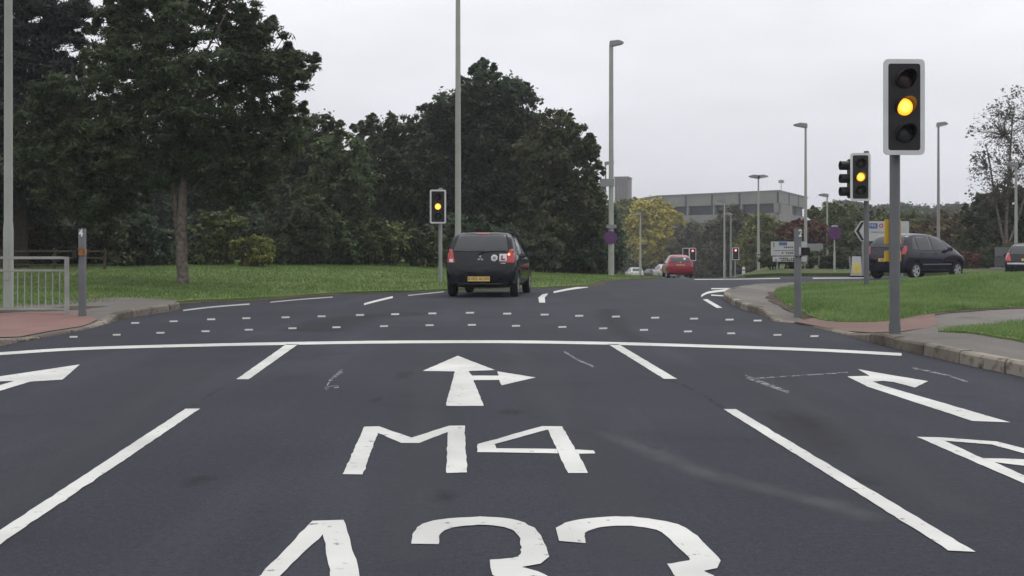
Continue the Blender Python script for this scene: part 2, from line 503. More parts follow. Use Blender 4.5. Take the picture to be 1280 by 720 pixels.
M_CONC = plain('precast_concrete', (0.225, 0.22, 0.212), 0.9, var=0.10, scale=0.5, spec=0.15)
M_CONC_D = plain('dark_concrete', (0.20, 0.195, 0.20), 0.9, var=0.12, scale=0.3, spec=0.15)
M_BGLASS = plain('office_glass', (0.024, 0.027, 0.042), 0.3, var=0.3, scale=0.3, spec=.25)
M_TIMBER = plain('weathered_timber', (0.075, 0.066, 0.052), 0.9, var=0.35, scale=6, spec=0.1)
M_GLASS = plain('car_glass', (0.046, 0.051, 0.055), 0.08, var=0.1, spec=0.45)
M_TYRE = plain('tyre_rubber', (0.014, 0.014, 0.015), 0.85, var=0.3, spec=0.2)
M_RIM = plain('alloy_rim', (0.42, 0.43, 0.45), 0.35, metal=0.2, var=0.1)
M_TAIL = plain('red_lamp_plastic', (0.42, 0.018, 0.022), 0.2, var=0.15, coat=0.5)
M_CHROME = plain('chrome', (0.65, 0.66, 0.68), 0.25, metal=0.8, var=0.05)
M_PLATE = plain('yellow_number_plate', (0.70, 0.50, 0.16), 0.5, var=0.06)
M_STICK = plain('white_sticker', (0.60, 0.61, 0.63), 0.5, var=0.05)

# ------------------------------------------------------------------ the ground, road and verges
def grid_sheet(name, xs, ys, zf, mat):
    vs_ = [(x, y, zf(x, y)) for y in ys for x in xs]
    nx = len(xs)
    fs = [(j * nx + i, j * nx + i + 1, (j + 1) * nx + i + 1, (j + 1) * nx + i) for j in range(len(ys) - 1) for i in range(nx - 1)]
    return mesh_obj(name, vs_, fs, mat, smooth_shade=True)

xs = [-3000, -1200, -500, -200] + list(range(-120, 121, 10)) + [200, 500, 1200, 3000]
ys = [-600, -100] + list(range(-20, 321, 10)) + [450, 800, 1600, 3500]
tag(grid_sheet('ground', xs, ys, lambda x, y: base_height(x, min(y, 300)) - 0.6, M_SOIL),
    'rough dark green land running on to the horizon', 'ground', kind='structure')
xs = [-70 + 2 * i for i in range(0, 25)] + [-20 + i for i in range(0, 51)] + [32 + 2 * i for i in range(0, 25)]
ys = [-12 + i for i in range(0, 90)] + [78 + 2 * i for i in range(0, 90)]
tag(grid_sheet('road', xs, ys, base_height, M_ROAD), 'dark grey asphalt road of the junction, running on between the verges', 'road', kind='structure')

def offset_line(line, d):
    res = []
    for i, p in enumerate(line):
        t = (line[min(i + 1, len(line) - 1)] - line[max(i - 1, 0)]).normalized()
        res.append(p + Vector((-t.y, t.x)) * d)
    return res
def inside(p, poly):
    c = False
    for a, b in zip(poly, poly[1:] + poly[:1]):
        if (a.y > p[1]) != (b.y > p[1]) and p[0] < (b.x - a.x) * (p[1] - a.y) / (b.y - a.y) + a.x: c = not c
    return c
GR = lambda px, py: Vector(on_ground(px, py))
# footway on the left: kerb line seen from the stop line to the tip by the side strip
kerb_l = catmull([GR(-330, 486), GR(-120, 452), GR(0, 433), GR(31, 426.5), GR(62, 421), GR(103, 413), GR(131, 406), GR(153, 399.5), GR(187, 393.5), GR(216, 389), GR(226, 386)])
pave_l = offset_line(kerb_l, .125) + [GR(222, 382.5), GR(160, 379), GR(100, 379), GR(0, 384), GR(-300, 396)]
tag(sheet('footway', [(p.x, p.y) for p in pave_l], lambda x, y: pave_height(x, y) - 0.003, M_PAVE, 0.6, skirt=0.3), 'grey footway around the left push button post', 'pavement', kind='structure')
kerb_r_px = [(1560, 545), (1400, 505), (1280, 472), (1230, 461), (1180, 450), (1110, 433.5), (1068, 422), (1040, 415), (990, 403.5), (968, 402), (950, 394), (925, 386), (908, 377), (904, 371), (911, 366.5), (925, 363)]
kerb_r = catmull([GR(*p) for p in kerb_r_px], 5)
kerb_r += catmull([kerb_r[-1], Vector((7.6, 34.8)), Vector((9.5, 35.4)), Vector((14, 34.2)), Vector((22, 31)), Vector((40, 24)), Vector((52, 16))], 5)[1:]
pave_r = offset_line(kerb_r, -.125) + [Vector((52, -4)), Vector((8, 3.5))]
tag(sheet('footway', [(p.x, p.y) for p in pave_r], lambda x, y: pave_height(x, y) - 0.003, M_PAVE, 0.8, skirt=0.3), 'grey footway crossing the traffic island on the right', 'pavement', kind='structure')

def kerb(name, line, label, side):
    """Concrete kerbstones laid along a line; side +1: footway to the left of the direction of travel."""
    acc = [0.0]
    for a, b in zip(line, line[1:]): acc.append(acc[-1] + (b - a).length)
    def pt(s):
        s = min(max(s, 0), acc[-1])
        for i in range(len(acc) - 1):
            if s <= acc[i + 1]:
                t = (s - acc[i]) / max(1e-6, acc[i + 1] - acc[i]); return line[i].lerp(line[i + 1], t)
        return line[-1]
    mb = MB()
    s = 0.0
    while s < acc[-1] - 0.2:
        e_ = min(s + 0.905, acc[-1])
        jz = random.uniform(-0.004, 0.004); jx = random.uniform(-0.006, 0.006)
        vs_, fs = [], []
        cuts = [s + 0.011, (s + e_) / 2, e_ - 0.011]
        for k in cuts:
            p = pt(k); t = (pt(k + 0.05) - pt(k - 0.05)).normalized()
            nrm = Vector((-t.y, t.x)) * side
            zb = base_height(p.x, p.y); zt = pave_height(p.x + nrm.x * 0.1, p.y + nrm.y * 0.1) + 0.004 + jz
            for (off, z) in ((0.0 + jx, zb - 0.1), (0.012 + jx, zt - 0.022), (0.035 + jx, zt), (0.14, zt), (0.14, zb - 0.1)):
                vs_.append((p.x + nrm.x * off, p.y + nrm.y * off, z))
        for i in range(2):
            for k in range(4): fs.append((i * 5 + k, i * 5 + k + 1, i * 5 + k + 6, i * 5 + k + 5))
        fs.append((0, 1, 2, 3, 4)); fs.append((10, 11, 12, 13, 14))
        mb.add(vs_, fs)
        s = e_
    tag(mb.build(name, M_KERBS), label, 'kerb', kind='structure')
kerb('kerb', kerb_l, 'concrete kerb along the left footway, dropped at the crossing', 1)
kerb('kerb', kerb_r, 'concrete kerb around the traffic island on the right', -1)

# red paving at the two dropped kerbs
red_r = [on_ground(*p, 0.05) for p in ((992, 400), (1032, 407.5), (1056, 411.5), (1090, 414), (1128, 412), (1172, 405), (1168, 396.5), (1100, 397.5), (1020, 396))]
tag(sheet('crossing_paving', red_r, lambda x, y: pave_height(x, y) + 0.0085, M_RED_F, 0.4), 'faded red paving at the dropped kerb below the right signals', 'paving', kind='structure')
red_l = [on_ground(*p, 0.05) for p in ((-160, 425), (-20, 421), (25, 418.5), (60, 412), (100, 406), (122, 400), (100, 396.5), (40, 396), (-20, 399), (-160, 405))]
tag(sheet('crossing_paving', red_l, lambda x, y: pave_height(x, y) + 0.0085, M_RED, 0.4), 'red paving at the dropped kerb in front of the guard rail', 'paving', kind='structure')

# verges
def seg_dist(p, line):
    best = 1e9
    for a, b in zip(line, line[1:]):
        ab = b - a; t = max(0, min(1, (p - a).dot(ab) / max(1e-9, ab.length_squared)))
        best = min(best, (p - a - ab * t).length)
    return best
G1 = lambda px, py: Vector(on_ground(px, py, 0.10))
front_l = catmull([G1(-420, 402), G1(-200, 396), G1(0, 390.5), G1(60, 388.5), G1(106, 384), G1(219, 373), G1(312, 369.5), G1(400, 363.7), G1(500, 360.5), G1(555, 358.7), G1(680, 355.5), G1(735, 353), Vector((3.2, 41.5)), Vector((4.9, 46)), Vector((6.4, 52)), Vector((8.2, 64)), Vector((10.0, 80)), Vector((12.5, 110)), Vector((13.5, 150)), Vector((12, 215))], 5)
def jitter(line, a):
    return [p + Vector((random.uniform(-a, a), random.uniform(-a, a))) for p in line]
verge_l = jitter(front_l, 0.05) + [Vector((-68, 215)), Vector((-68, 18))]
front_l_coarse = front_l[::3]
def z_verge_l(x, y):
    d = seg_dist(Vector((x, y)), front_l_coarse)
    rise = 0.40 * smooth(1.0, 12.0, d) * (1 - smooth(0.0, 6.0, x))
    return base_height(x, y) + 0.04 + 0.085 * smooth(0.1, 1.6, d) + rise + 0.02 * math.sin(x * 1.3) * math.sin(y * 0.9)
GL = sheet('grass_verge', [(p.x, p.y) for p in verge_l], z_verge_l, M_TURF_L, 1.6, skirt=0.6)
tag(GL, 'mown grass verge rising to the trees on the left', 'grass', kind='structure')

front_r = [Vector((9.9, 50.3)), Vector((14, 50.0)), Vector((20, 51.5)), Vector((30, 54)), Vector((48, 58)), Vector((78, 62))]
left_r = [Vector((78, 215)), Vector((22, 215)), Vector((21.5, 160)), Vector((20.5, 120)), Vector((17.0, 85)), Vector((13.0, 64)), Vector((10.6, 54))]
verge_r = jitter(catmull(front_r, 5), 0.06) + left_r
def z_verge_r(x, y):
    return base_height(x, y) + 0.13 + 0.07 * smooth(51, 60, y) * (1 - smooth(62, 90, y))
GRR = sheet('grass_verge', [(p.x, p.y) for p in verge_r], z_verge_r, M_TURF_F, 2.2, skirt=0.6)
tag(GRR, 'narrow grass verge beyond the far side of the junction', 'grass', kind='structure')

isl_px = [(968, 366), (972, 374), (985, 383), (1000, 388.5), (1030, 394.5), (1060, 396.5), (1100, 396), (1150, 393), (1280, 385.5), (1420, 379)]
isl_front = catmull([G1(*p) for p in isl_px], 5)
isl_back = catmull([Vector((19.0, 22.2)), Vector((26, 25)), Vector((22, 30)), Vector((14, 33.2)), Vector((9.9, 34.2)), Vector((7.9, 32.4)), G1(968, 366)], 5)
isl = jitter(isl_front, 0.03) + isl_back[1:-1]
_il = isl_front + isl_back
def z_isl(x, y):
    d = seg_dist(Vector((x, y)), _il[::2])
    return pave_height(x, y) + 0.02 + 0.42 * smooth(0.2, 5.0, d) * (0.55 + 0.45 * smooth(8, 14, x)) + 0.012 * math.sin(x * 1.9) * math.sin(y * 1.4)
GI = sheet('grass_mound', [(p.x, p.y) for p in isl], z_isl, M_TURF_R, 0.5, skirt=0.4)
tag(GI, 'bright mown grass mound on the traffic island', 'grass', kind='structure')
patch_px = [(1174, 410.5), (1210, 407.5), (1280, 404), (1420, 398), (1420, 452), (1280, 430), (1230, 421), (1190, 414)]
gp = jitter([p for p in catmull([G1(*p) for p in patch_px] + [G1(*patch_px[0])], 4)][:-1], 0.02)
GP = sheet('grass_patch', [(p.x, p.y) for p in gp], lambda x, y: pave_height(x, y) + 0.02, M_TURF_R, 0.5, skirt=0.2)
tag(GP, 'small grass patch between the footway and the right kerb', 'grass', kind='structure')

def blades(name, src, n, h, w, label, ylim=40, mat=None):
    """Short grass standing on a verge: too many to count."""
    me = src.data
    me.calc_loop_triangles()
    co_ = np.empty(len(me.vertices) * 3); me.vertices.foreach_get('co', co_); co_ = co_.reshape(-1, 3)
    tri = np.array([t.vertices[:] for t in me.loop_triangles])
    P = co_[tri]
    nrm = np.cross(P[:, 1] - P[:, 0], P[:, 2] - P[:, 0])
    area = np.linalg.norm(nrm, axis=1) / 2
    c = P.mean(axis=1)
    az = np.abs(c[:, 0] / np.maximum(c[:, 1], 1))
    ok = (nrm[:, 2] / (2 * area + 1e-9) > 0.5) & (c[:, 1] < ylim) & (az < 0.52)
    wgt = np.where(ok, area / np.maximum(c[:, 1], 5) ** 1.2, 0); wgt /= wgt.sum()
    idx = RNG.choice(len(tri), n, p=wgt)
    a, b = RNG.random(n), RNG.random(n); k = a + b > 1; a[k] = 1 - a[k]; b[k] = 1 - b[k]
    p = P[idx, 0] + (P[idx, 1] - P[idx, 0]) * a[:, None] + (P[idx, 2] - P[idx, 0]) * b[:, None]
    th = RNG.random(n) * 2 * np.pi
    hh = h * (0.5 + RNG.random(n)); ww = w * (0.6 + 0.8 * RNG.random(n))
    side = np.stack([np.cos(th), np.sin(th), np.zeros(n)], 1) * ww[:, None] / 2
    lean = np.stack([RNG.normal(0, .45, n) * hh, RNG.normal(0, .45, n) * hh, hh], 1)
    v = np.stack([p - side, p + side, p + lean + side * 0.25, p + lean - side * 0.25], 1)
    v[:, 0:2, 2] -= 0.01
    o = link_mesh(name, quads_mesh(name, v), mat or M_BLADE)
    tag(o, label, 'grass', kind='stuff')
blades('grass_blades', GI, 60000, 0.055, 0.022, 'short grass blades on the island mound')
blades('grass_blades', GP, 9000, 0.05, 0.015, 'short grass blades on the small patch by the kerb')
blades('grass_blades', GL, 110000, 0.045, 0.022, 'short grass blades on the left verge', 56, M_BLADE_L)

def edge_strip(name, line, w, zf, label):
    n = []
    for i, p in enumerate(line):
        t = (line[min(i + 1, len(line) - 1)] - line[max(i - 1, 0)]).normalized()
        n.append(Vector((t.y, -t.x)))
    A = [p - q * .25 for p, q in zip(line, n)]; B = [p + q * w * random.uniform(.5, 1.2) for p, q in zip(line, n)]
    vs_ = [(p.x, p.y, zf(p.x, p.y)) for p in A + B]; k = len(A)
    tag(mesh_obj(name, vs_, [(i, i + k, i + k + 1, i + 1) for i in range(k - 1)], M_MUD), label, 'soil', kind='structure')
edge_strip('soil_edge', isl_front, .22, lambda x, y: pave_height(x, y) + .006, 'muddy worn edge in front of the grass mound')
edge_strip('soil_edge', front_l, .45, lambda x, y: max(base_height(x, y), pave_height(x, y) - .004 if y < 21 and x < -4.5 else -9) + .006, 'muddy worn edge along the left verge')
def fallen(name, spots, label):
    c = np.array(spots); n = len(c)
    th = RNG.random(n) * 6.28; s_ = .022 + .02 * RNG.random(n)
    t = np.stack([np.cos(th), np.sin(th), RNG.normal(0, .25, n)], 1) * s_[:, None]
    b = np.stack([-np.sin(th), np.cos(th), RNG.normal(0, .25, n)], 1) * s_[:, None] * .65
    tag(link_mesh(name, quads_mesh(name, np.stack([c - t, c + b, c + t, c - b], 1)), leaf('fallen_leaf', (.10, .065, .03), (.30, .20, .07), gain=1.0)), label, 'leaves', kind='stuff')
sp_ = []
for i in range(900):
    x, y = random.uniform(-16, 2), random.uniform(22, 42); sp_.append((x, y, z_verge_l(x, y) + .055))
for i in range(160):
    x, y = random.uniform(5, 16), random.uniform(20, 32)
    if y > 20.5 + .15 * abs(x - 9): sp_.append((x, y, z_isl(x, y) + .05))
fallen('fallen_leaves', [q for q in sp_ if inside(q, verge_l) or inside(q, isl)], 'brown fallen leaves scattered over the grass')
gut = []
for (ln_, sg) in ((kerb_r, 1), (kerb_l, -1)):
    for i in range(220):
        k = random.randrange(len(ln_) - 1); p = ln_[k].lerp(ln_[k + 1], random.random()); t = (ln_[k + 1] - ln_[k]).normalized()
        q = p + Vector((t.y, -t.x)) * -sg * abs(random.gauss(0.03, .12)) * (1 if sg > 0 else -1) * (-1 if sg > 0 else 1)
        gut.append((q.x, q.y, base_height(q.x, q.y) + .012))
fallen('gutter_leaves', gut, 'fallen leaves and grit lying along the kerbs')
# worn light line across the left verge
pl = catmull([G1(-100, 366), G1(20, 362.5), G1(120, 356), G1(200, 351)], 5)
rib = [p + Vector((0, 0.22)) for p in pl] + [p - Vector((0, 0.22)) for p in reversed(pl)]
tag(sheet('path_edging', [(p.x, p.y) for p in rib], lambda x, y: z_verge_l(x, y) + 0.035, M_KERB, 0.4), 'pale edging line across the left verge behind the guard rail', 'path edging', kind='structure')

# ------------------------------------------------------------------ painted markings
ROADZ = lambda x, y: base_height(x, y) + 0.004
def mark(name, polys_px, label, cat='road marking', mat=None, sp=1.2):
    vs_, fs = [], []
    for poly in polys_px:
        w = [Vector(on_ground(*p)) for p in poly]
        if min(p.y for p in w) < 16:
            q = []
            for a, b in zip(w, w[1:] + w[:1]):
                k = max(1, int((b - a).length / .07))
                q += [a.lerp(b, i / k) + Vector((random.gauss(0, .002), random.gauss(0, .0025))) for i in range(k)]
            w = q
        v2, f = fill([tuple(p) for p in w], sp)
        n0 = len(vs_)
        vs_ += [(p.x, p.y, ROADZ(p.x, p.y)) for p in v2]; fs += [tuple(i + n0 for i in t) for t in f]
    return tag(mesh_obj(name, vs_, fs, mat or M_PAINT), label, cat, kind='structure')
def curve(*runs):
    """Outline of alternating smooth and straight runs."""
    o = []
    for r_ in runs:
        q = [tuple(p) for p in catmull(r_, 4)] if len(r_) > 2 else list(r_)
        for p in q:
            if not o or (Vector(p) - Vector(o[-1])).length > .3: o.append((p[0], p[1]))
    return o
def band(pts, t):
    """Band of t photo pixels' thickness centred on a line."""
    c = catmull([Vector(p) for p in pts], 6)
    return [(p.x, p.y - t / 2) for p in c] + [(p.x, p.y + t / 2) for p in reversed(c)]

mark('stop_line', [band([(-160, 453), (0, 442.5), (125, 435.3), (370, 429.5), (580, 427.5), (760, 429.5), (1000, 437), (1127, 443.5)], 3.5)], 'white stop line across the whole carriageway', sp=0.8)
mark('lane_line', [[(358, 430.5), (373, 430.5), (311, 474.5), (295.5, 474.5)]], 'short white lane line from the stop line, left of the central arrow')
mark('lane_line', [[(232, 511.5), (250, 511.5), (0, 681), (-120, 763), (-160, 763), (0, 663.5)]], 'long white lane line at the lower left')
mark('lane_line', [[(760, 430.5), (773, 430.5), (846, 474), (830, 474)]], 'short white lane line from the stop line, right of the central arrow')
mark('lane_line', [[(904.5, 512), (920, 512), (1219, 691), (1186, 689)]], 'long white lane line at the lower right')
mark('lane_arrow', [[(572.1, 445.1), (528.2, 464.2), (568.7, 464.7), (557, 508), (604.8, 508), (591.8, 475.7), (624, 475.4), (626.7, 482.2), (669.4, 472.3), (621.6, 464.7), (623, 470), (590, 470), (585.6, 464.2), (618.8, 463.1)]], 'white ahead and right arrow in the central lane')
mark('road_lettering', [
    [(429, 593.6), (455.4, 534.2), (473.7, 533.7), (514.7, 547.7), (561.7, 532.8), (580.8, 532.8), (583.7, 591.3), (558, 591.9), (559.7, 540.7), (523.8, 554.5), (501.8, 554.5), (472.6, 541.8), (452.9, 593.8)],
    [(684.6, 537.6), (677, 533.4), (702.3, 533.7), (719.2, 562.6), (722.9, 568), (735.2, 592.2), (710.2, 592.2), (698.1, 567.4), (696.2, 562)],
    [(596.9, 555.9), (677, 533.4), (684.6, 537.6), (618, 555.9)],
    [(596.9, 555.9), (618, 555.9), (620.8, 561.2), (696.2, 562), (698.1, 567.4), (596.9, 566)],
    [(719.2, 562.6), (742.3, 563.8), (743.7, 567.7), (722.9, 568)]], 'white lettering M4 on the central lane', 'road lettering')
mark('road_lettering', [
    [(391, 652), (430, 651), (450, 720), (480, 818), (432, 818), (424, 775), (412.5, 720), (404, 669), (350, 720), (285, 790), (255, 818), (205, 818), (325, 720)],
    curve([(514, 681), (516, 669), (524, 658), (550, 650.5), (600, 647), (640, 650), (668, 661), (680, 680), (686.5, 697)], [(676, 705.5), (652, 710)], [(652, 710), (680, 719), (700, 737), (705, 772), (688, 802), (640, 818), (560, 815), (500, 795)], [(505, 770)], [(505, 770), (545, 785), (600, 795), (640, 785), (655, 765), (648, 738), (616, 720)], [(612, 701)], [(612, 701), (640, 698.5), (650, 694), (651, 682), (645, 667), (630, 660), (600, 657), (566, 660.5), (551, 668), (549, 681)]),
    curve([(694, 661), (715, 652), (760, 647), (800, 648), (840, 654.5), (862, 664), (880, 680), (901, 702)], [(897, 711)], [(880, 715), (905, 730), (930, 760), (925, 795), (880, 818), (800, 818), (745, 800)], [(740, 775)], [(740, 775), (790, 785), (840, 792), (870, 780), (878, 760), (865, 738), (842, 720)], [(834, 706)], [(834, 706), (855, 703), (862, 699), (847, 685), (827, 666), (800, 659.5), (775, 658), (752, 660), (735, 665), (731, 669), (732, 680)], [(699, 677.5), (696, 668)])], 'white lettering A33 nearest the camera', 'road lettering')
mark('lane_arrow', [[(1058.8, 471), (1087, 470.3), (1072.5, 462), (1092, 465.5), (1160, 477), (1143.8, 485), (1117.5, 478), (1104, 476.5), (1091, 477.5), (1102, 482), (1262.5, 528.5), (1216, 527), (1085, 484)]], 'white right turn arrow in the right lane')
mark('road_lettering', [
    [(1146, 546.8), (1172.5, 547.3), (1181, 551.8), (1228, 573.5), (1243, 578.5), (1280, 595), (1345, 624), (1322, 624), (1280, 605)],
    [(1172.5, 547.3), (1245, 552.5), (1280, 561), (1320, 574), (1330, 582), (1315, 578), (1280, 567.5), (1240, 556.5), (1181, 551.8)],
    [(1228, 573.5), (1280, 575), (1315, 578), (1330, 582), (1318, 587), (1280, 583), (1243, 578.5)]], 'white lettering R at the right edge', 'road lettering')
mark('lane_arrow', [[(-45, 479), (0, 471), (100, 456), (78, 475), (38, 477.5), (0, 489), (-120, 530), (-165, 528), (0, 482), (18, 476.5)]], 'white left arrow at the left edge of the road')
mark('edge_line', [[(674, 378.5), (673, 372), (678, 368), (685, 366.8), (684, 369), (681, 372), (681.5, 378.5)], band([(692, 365.5), (712, 361.5), (735, 358.3)], 2.3)], 'curved white line in the middle of the junction', sp=3)
mark('edge_line', [band([(455, 380.5), (472, 376), (491, 371.5)], 2.4)], 'short white line left of the dark hatchback', sp=3)
mark('edge_line', [band([(229, 388.3), (265, 384), (312, 380.3)], 1.7), band([(338, 378), (375, 374.5), (416, 371.5)], 1.2), band([(510, 369.5), (555, 364.8)], 1.2)], 'broken white line along the left side of the road', mat=M_STUD, sp=3)
mark('edge_line', [band([(876.5, 370.5), (880, 368), (888, 365.3), (911, 362.6)], 2.6), [(878.5, 374.5), (884, 374), (903, 385), (896, 385.2)], band([(911, 363), (926, 365.2)], 1.6), band([(889, 369), (909, 370.2)], 1.4)], 'white line curving around the nose of the traffic island', sp=3)
mark('edge_line', [band([(889, 361), (940, 360.7)], 1.3), band([(950, 359.7), (970, 360.8)], 2.0)], 'thin white line behind the nose of the traffic island', sp=4)
mark('edge_line', [band([(868, 349.0), (930, 348.8), (975, 348.6)], 1.3), band([(1016, 348.6), (1084, 348.9)], 1.8)], 'pale line at the far edge of the junction', sp=5)
upper = [(169, 404), (217, 401.9), (264, 399.4), (308, 398), (357, 396.9), (402, 395.6), (450, 394), (494, 393), (540.5, 392), (587.4, 391.2), (634, 392.3), (680.8, 393.5), (724, 395), (770, 396), (819, 397.4), (867.5, 398.6), (912, 399.8), (947, 401)]
lower = [(92, 421.4), (146, 418.8), (200.6, 416.4), (256.9, 414.4), (311, 412.5), (365.6, 410.6), (420.6, 409.4), (480, 408), (537, 406.8), (589.8, 406.4), (645, 407.6), (703, 409), (754, 410.7), (805, 412.7), (860, 414.6), (914, 417), (972, 419), (1018, 420.5)]
for (row, nm) in ((upper, 'farther'), (lower, 'nearer')):
    mark('crossing_studs', [[(x - 5, y - .9), (x + 5, y - 1.1), (x + 5, y + .9), (x - 5, y + 1.1)] for (x, y) in row], 'row of small white crossing squares, the %s of two' % nm, mat=M_STUD, sp=3)

def stain_mat(name, col, strength):
    m, n, b, o = new_mat(name)
    b.inputs['Base Color'].default_value = col + (1,); b.inputs['Roughness'].default_value = .8; b.inputs['Specular IOR Level'].default_value = .3
    at_ = n.nodes.new('ShaderNodeAttribute'); at_.attribute_name = 'cover'
    t = n.nodes.new('ShaderNodeTexCoord'); a = n.nodes.new('ShaderNodeTexNoise'); a.inputs['Scale'].default_value = 3.5; a.inputs['Detail'].default_value = 9; a.inputs['Roughness'].default_value = .7
    r = n.nodes.new('ShaderNodeMapRange'); r.inputs[1].default_value = .3; r.inputs[2].default_value = .7; r.inputs[3].default_value = .25; r.inputs[4].default_value = strength * 1.6
    mu = n.nodes.new('ShaderNodeMath'); mu.operation = 'MULTIPLY'; mu.use_clamp = True
    tr = n.nodes.new('ShaderNodeBsdfTransparent'); mx = n.nodes.new('ShaderNodeMixShader')
    n.links.new(t.outputs['Object'], a.inputs['Vector']); n.links.new(a.outputs['Fac'], r.inputs[0])
    n.links.new(r.outputs[0], mu.inputs[0]); n.links.new(at_.outputs['Fac'], mu.inputs[1]); n.links.new(mu.outputs[0], mx.inputs[0])
    n.links.new(tr.outputs[0], mx.inputs[1]); n.links.new(b.outputs[0], mx.inputs[2]); n.links.new(mx.outputs[0], o.inputs[0])
    return m
M_OIL = stain_mat('dark_road_stain', (0.020, 0.020, 0.023), .36)
M_SCUFF = stain_mat('pale_road_scuff', (0.078, 0.080, 0.090), .5)
M_BROWN_ST = stain_mat('brown_road_stain', (0.026, 0.021, 0.018), .42)
def stain(name, polys, label, mat, soft, sp=.12):
    vs_, fs, cov = [], [], []
    for w in polys:
        ln_ = [Vector(p) for p in w] + [Vector(w[0])]
        v2, f = fill(w, sp)
        n0 = len(vs_)
        for p in v2:
            vs_.append((p.x, p.y, base_height(p.x, p.y) + .002)); cov.append(smooth(0, soft, seg_dist(p, ln_)))
        fs += [tuple(i + n0 for i in t) for t in f]
    o = mesh_obj(name, vs_, fs, mat)
    at_ = o.data.attributes.new('cover', 'FLOAT', 'POINT'); at_.data.foreach_set('value', cov)
    return tag(o, label, 'road stain', kind='structure')
OG = lambda pts: [on_ground(*p) for p in pts]
def wband(pts, w):
    """Ribbon of world width w along a line of ground points."""
    c = catmull([Vector(on_ground(*p)) for p in pts], 6); L_, R_ = [], []
    for i, p in enumerate(c):
        t = (c[min(i + 1, len(c) - 1)] - c[max(i - 1, 0)]).normalized(); nn = Vector((-t.y, t.x)) * w / 2
        L_.append(tuple(p + nn)); R_.append(tuple(p - nn))
    return L_ + R_[::-1]
stain('road_stain', [OG([(930, 514), (985, 508), (1045, 524), (1085, 560), (1060, 588), (1010, 566), (960, 540)])], 'dark brownish stain beside the long lane line at the lower right', M_BROWN_ST, .3)
stain('road_stain', [wband([(380, 416), (430, 401), (480, 394), (540, 390)], 1.3)], 'dark curved tyre mark between the crossing studs on the left', M_OIL, .6, .3)
stain('road_stain', [wband([(760, 386), (766, 400), (780, 416), (800, 428)], .55)], 'dark tyre mark between the crossing studs on the right', M_OIL, .28, .2)
stain('road_stain', [wband([(730, 536), (800, 560), (880, 592), (960, 612), (1040, 632), (1110, 655)], .30)], 'pale scuffed curve across the central lane', M_SCUFF, .15, .08)
drips = []
for (px, py, a, b_) in ((560, 620, .09, .16), (600, 560, .06, .12), (640, 515, .1, .25), (470, 500, .08, .2), (690, 640, .05, .08), (505, 470, .12, .4), (250, 600, .1, .2), (1080, 600, .1, .2), (330, 640, .05, .1), (820, 560, .06, .14)):
    c = on_ground(px, py)
    drips.append([(c[0] + a * math.cos(q) * random.uniform(.7, 1.3), c[1] + b_ * math.sin(q) * random.uniform(.7, 1.3)) for q in [2 * math.pi * k / 14 for k in range(14)]])
stain('oil_drips', drips, 'dark oil drips scattered along the lanes', M_OIL, .1, .06)
stain('tar_seam', [wband([(60, 640), (232, 513), (300, 472), (352, 437)], .05)], 'dark tar seam running along the left lane line', M_OIL, .02, .06)
stain('tar_seam', [wband([(790, 470), (850, 480), (905, 511)], .06)], 'dark tar seam between the two right lane lines', M_OIL, .02, .06)
wheel = []
for (a, b_) in (((500, 720), (547, 440)), ((815, 720), (650, 440)), ((-100, 700), (250, 455)), ((1230, 660), (930, 455))):
    wheel.append(wband([a, ((a[0] + b_[0]) / 2, (a[1] + b_[1]) / 2), b_], .55))
stain('wheel_track', wheel, 'slightly polished wheel tracks along the lanes', stain_mat('polished_track', (0.058, 0.060, 0.070), .3), .28, .2)
mark('faded_marking', [band([(408, 486), (413, 476), (428, 464)], 5), band([(406, 485), (424, 484)], 3)], 'faded curved scuff left of the central arrow', mat=M_FADED)
mark('faded_marking', [band([(932, 471), (950, 478), (986, 491)], 4), band([(935, 474), (1060, 466)], 1.2)], 'faded line before the right turn arrow', mat=M_FADED)
mark('faded_marking', [band([(705, 440), (722, 450), (742, 459)], 2.6)], 'faint scuff behind the side arrow', mat=M_FADED)
mark('faded_marking', [band([(1140, 460), (1180, 469), (1210, 478)], 2.2)], 'faint line between right arrow and kerb', mat=M_FADED)

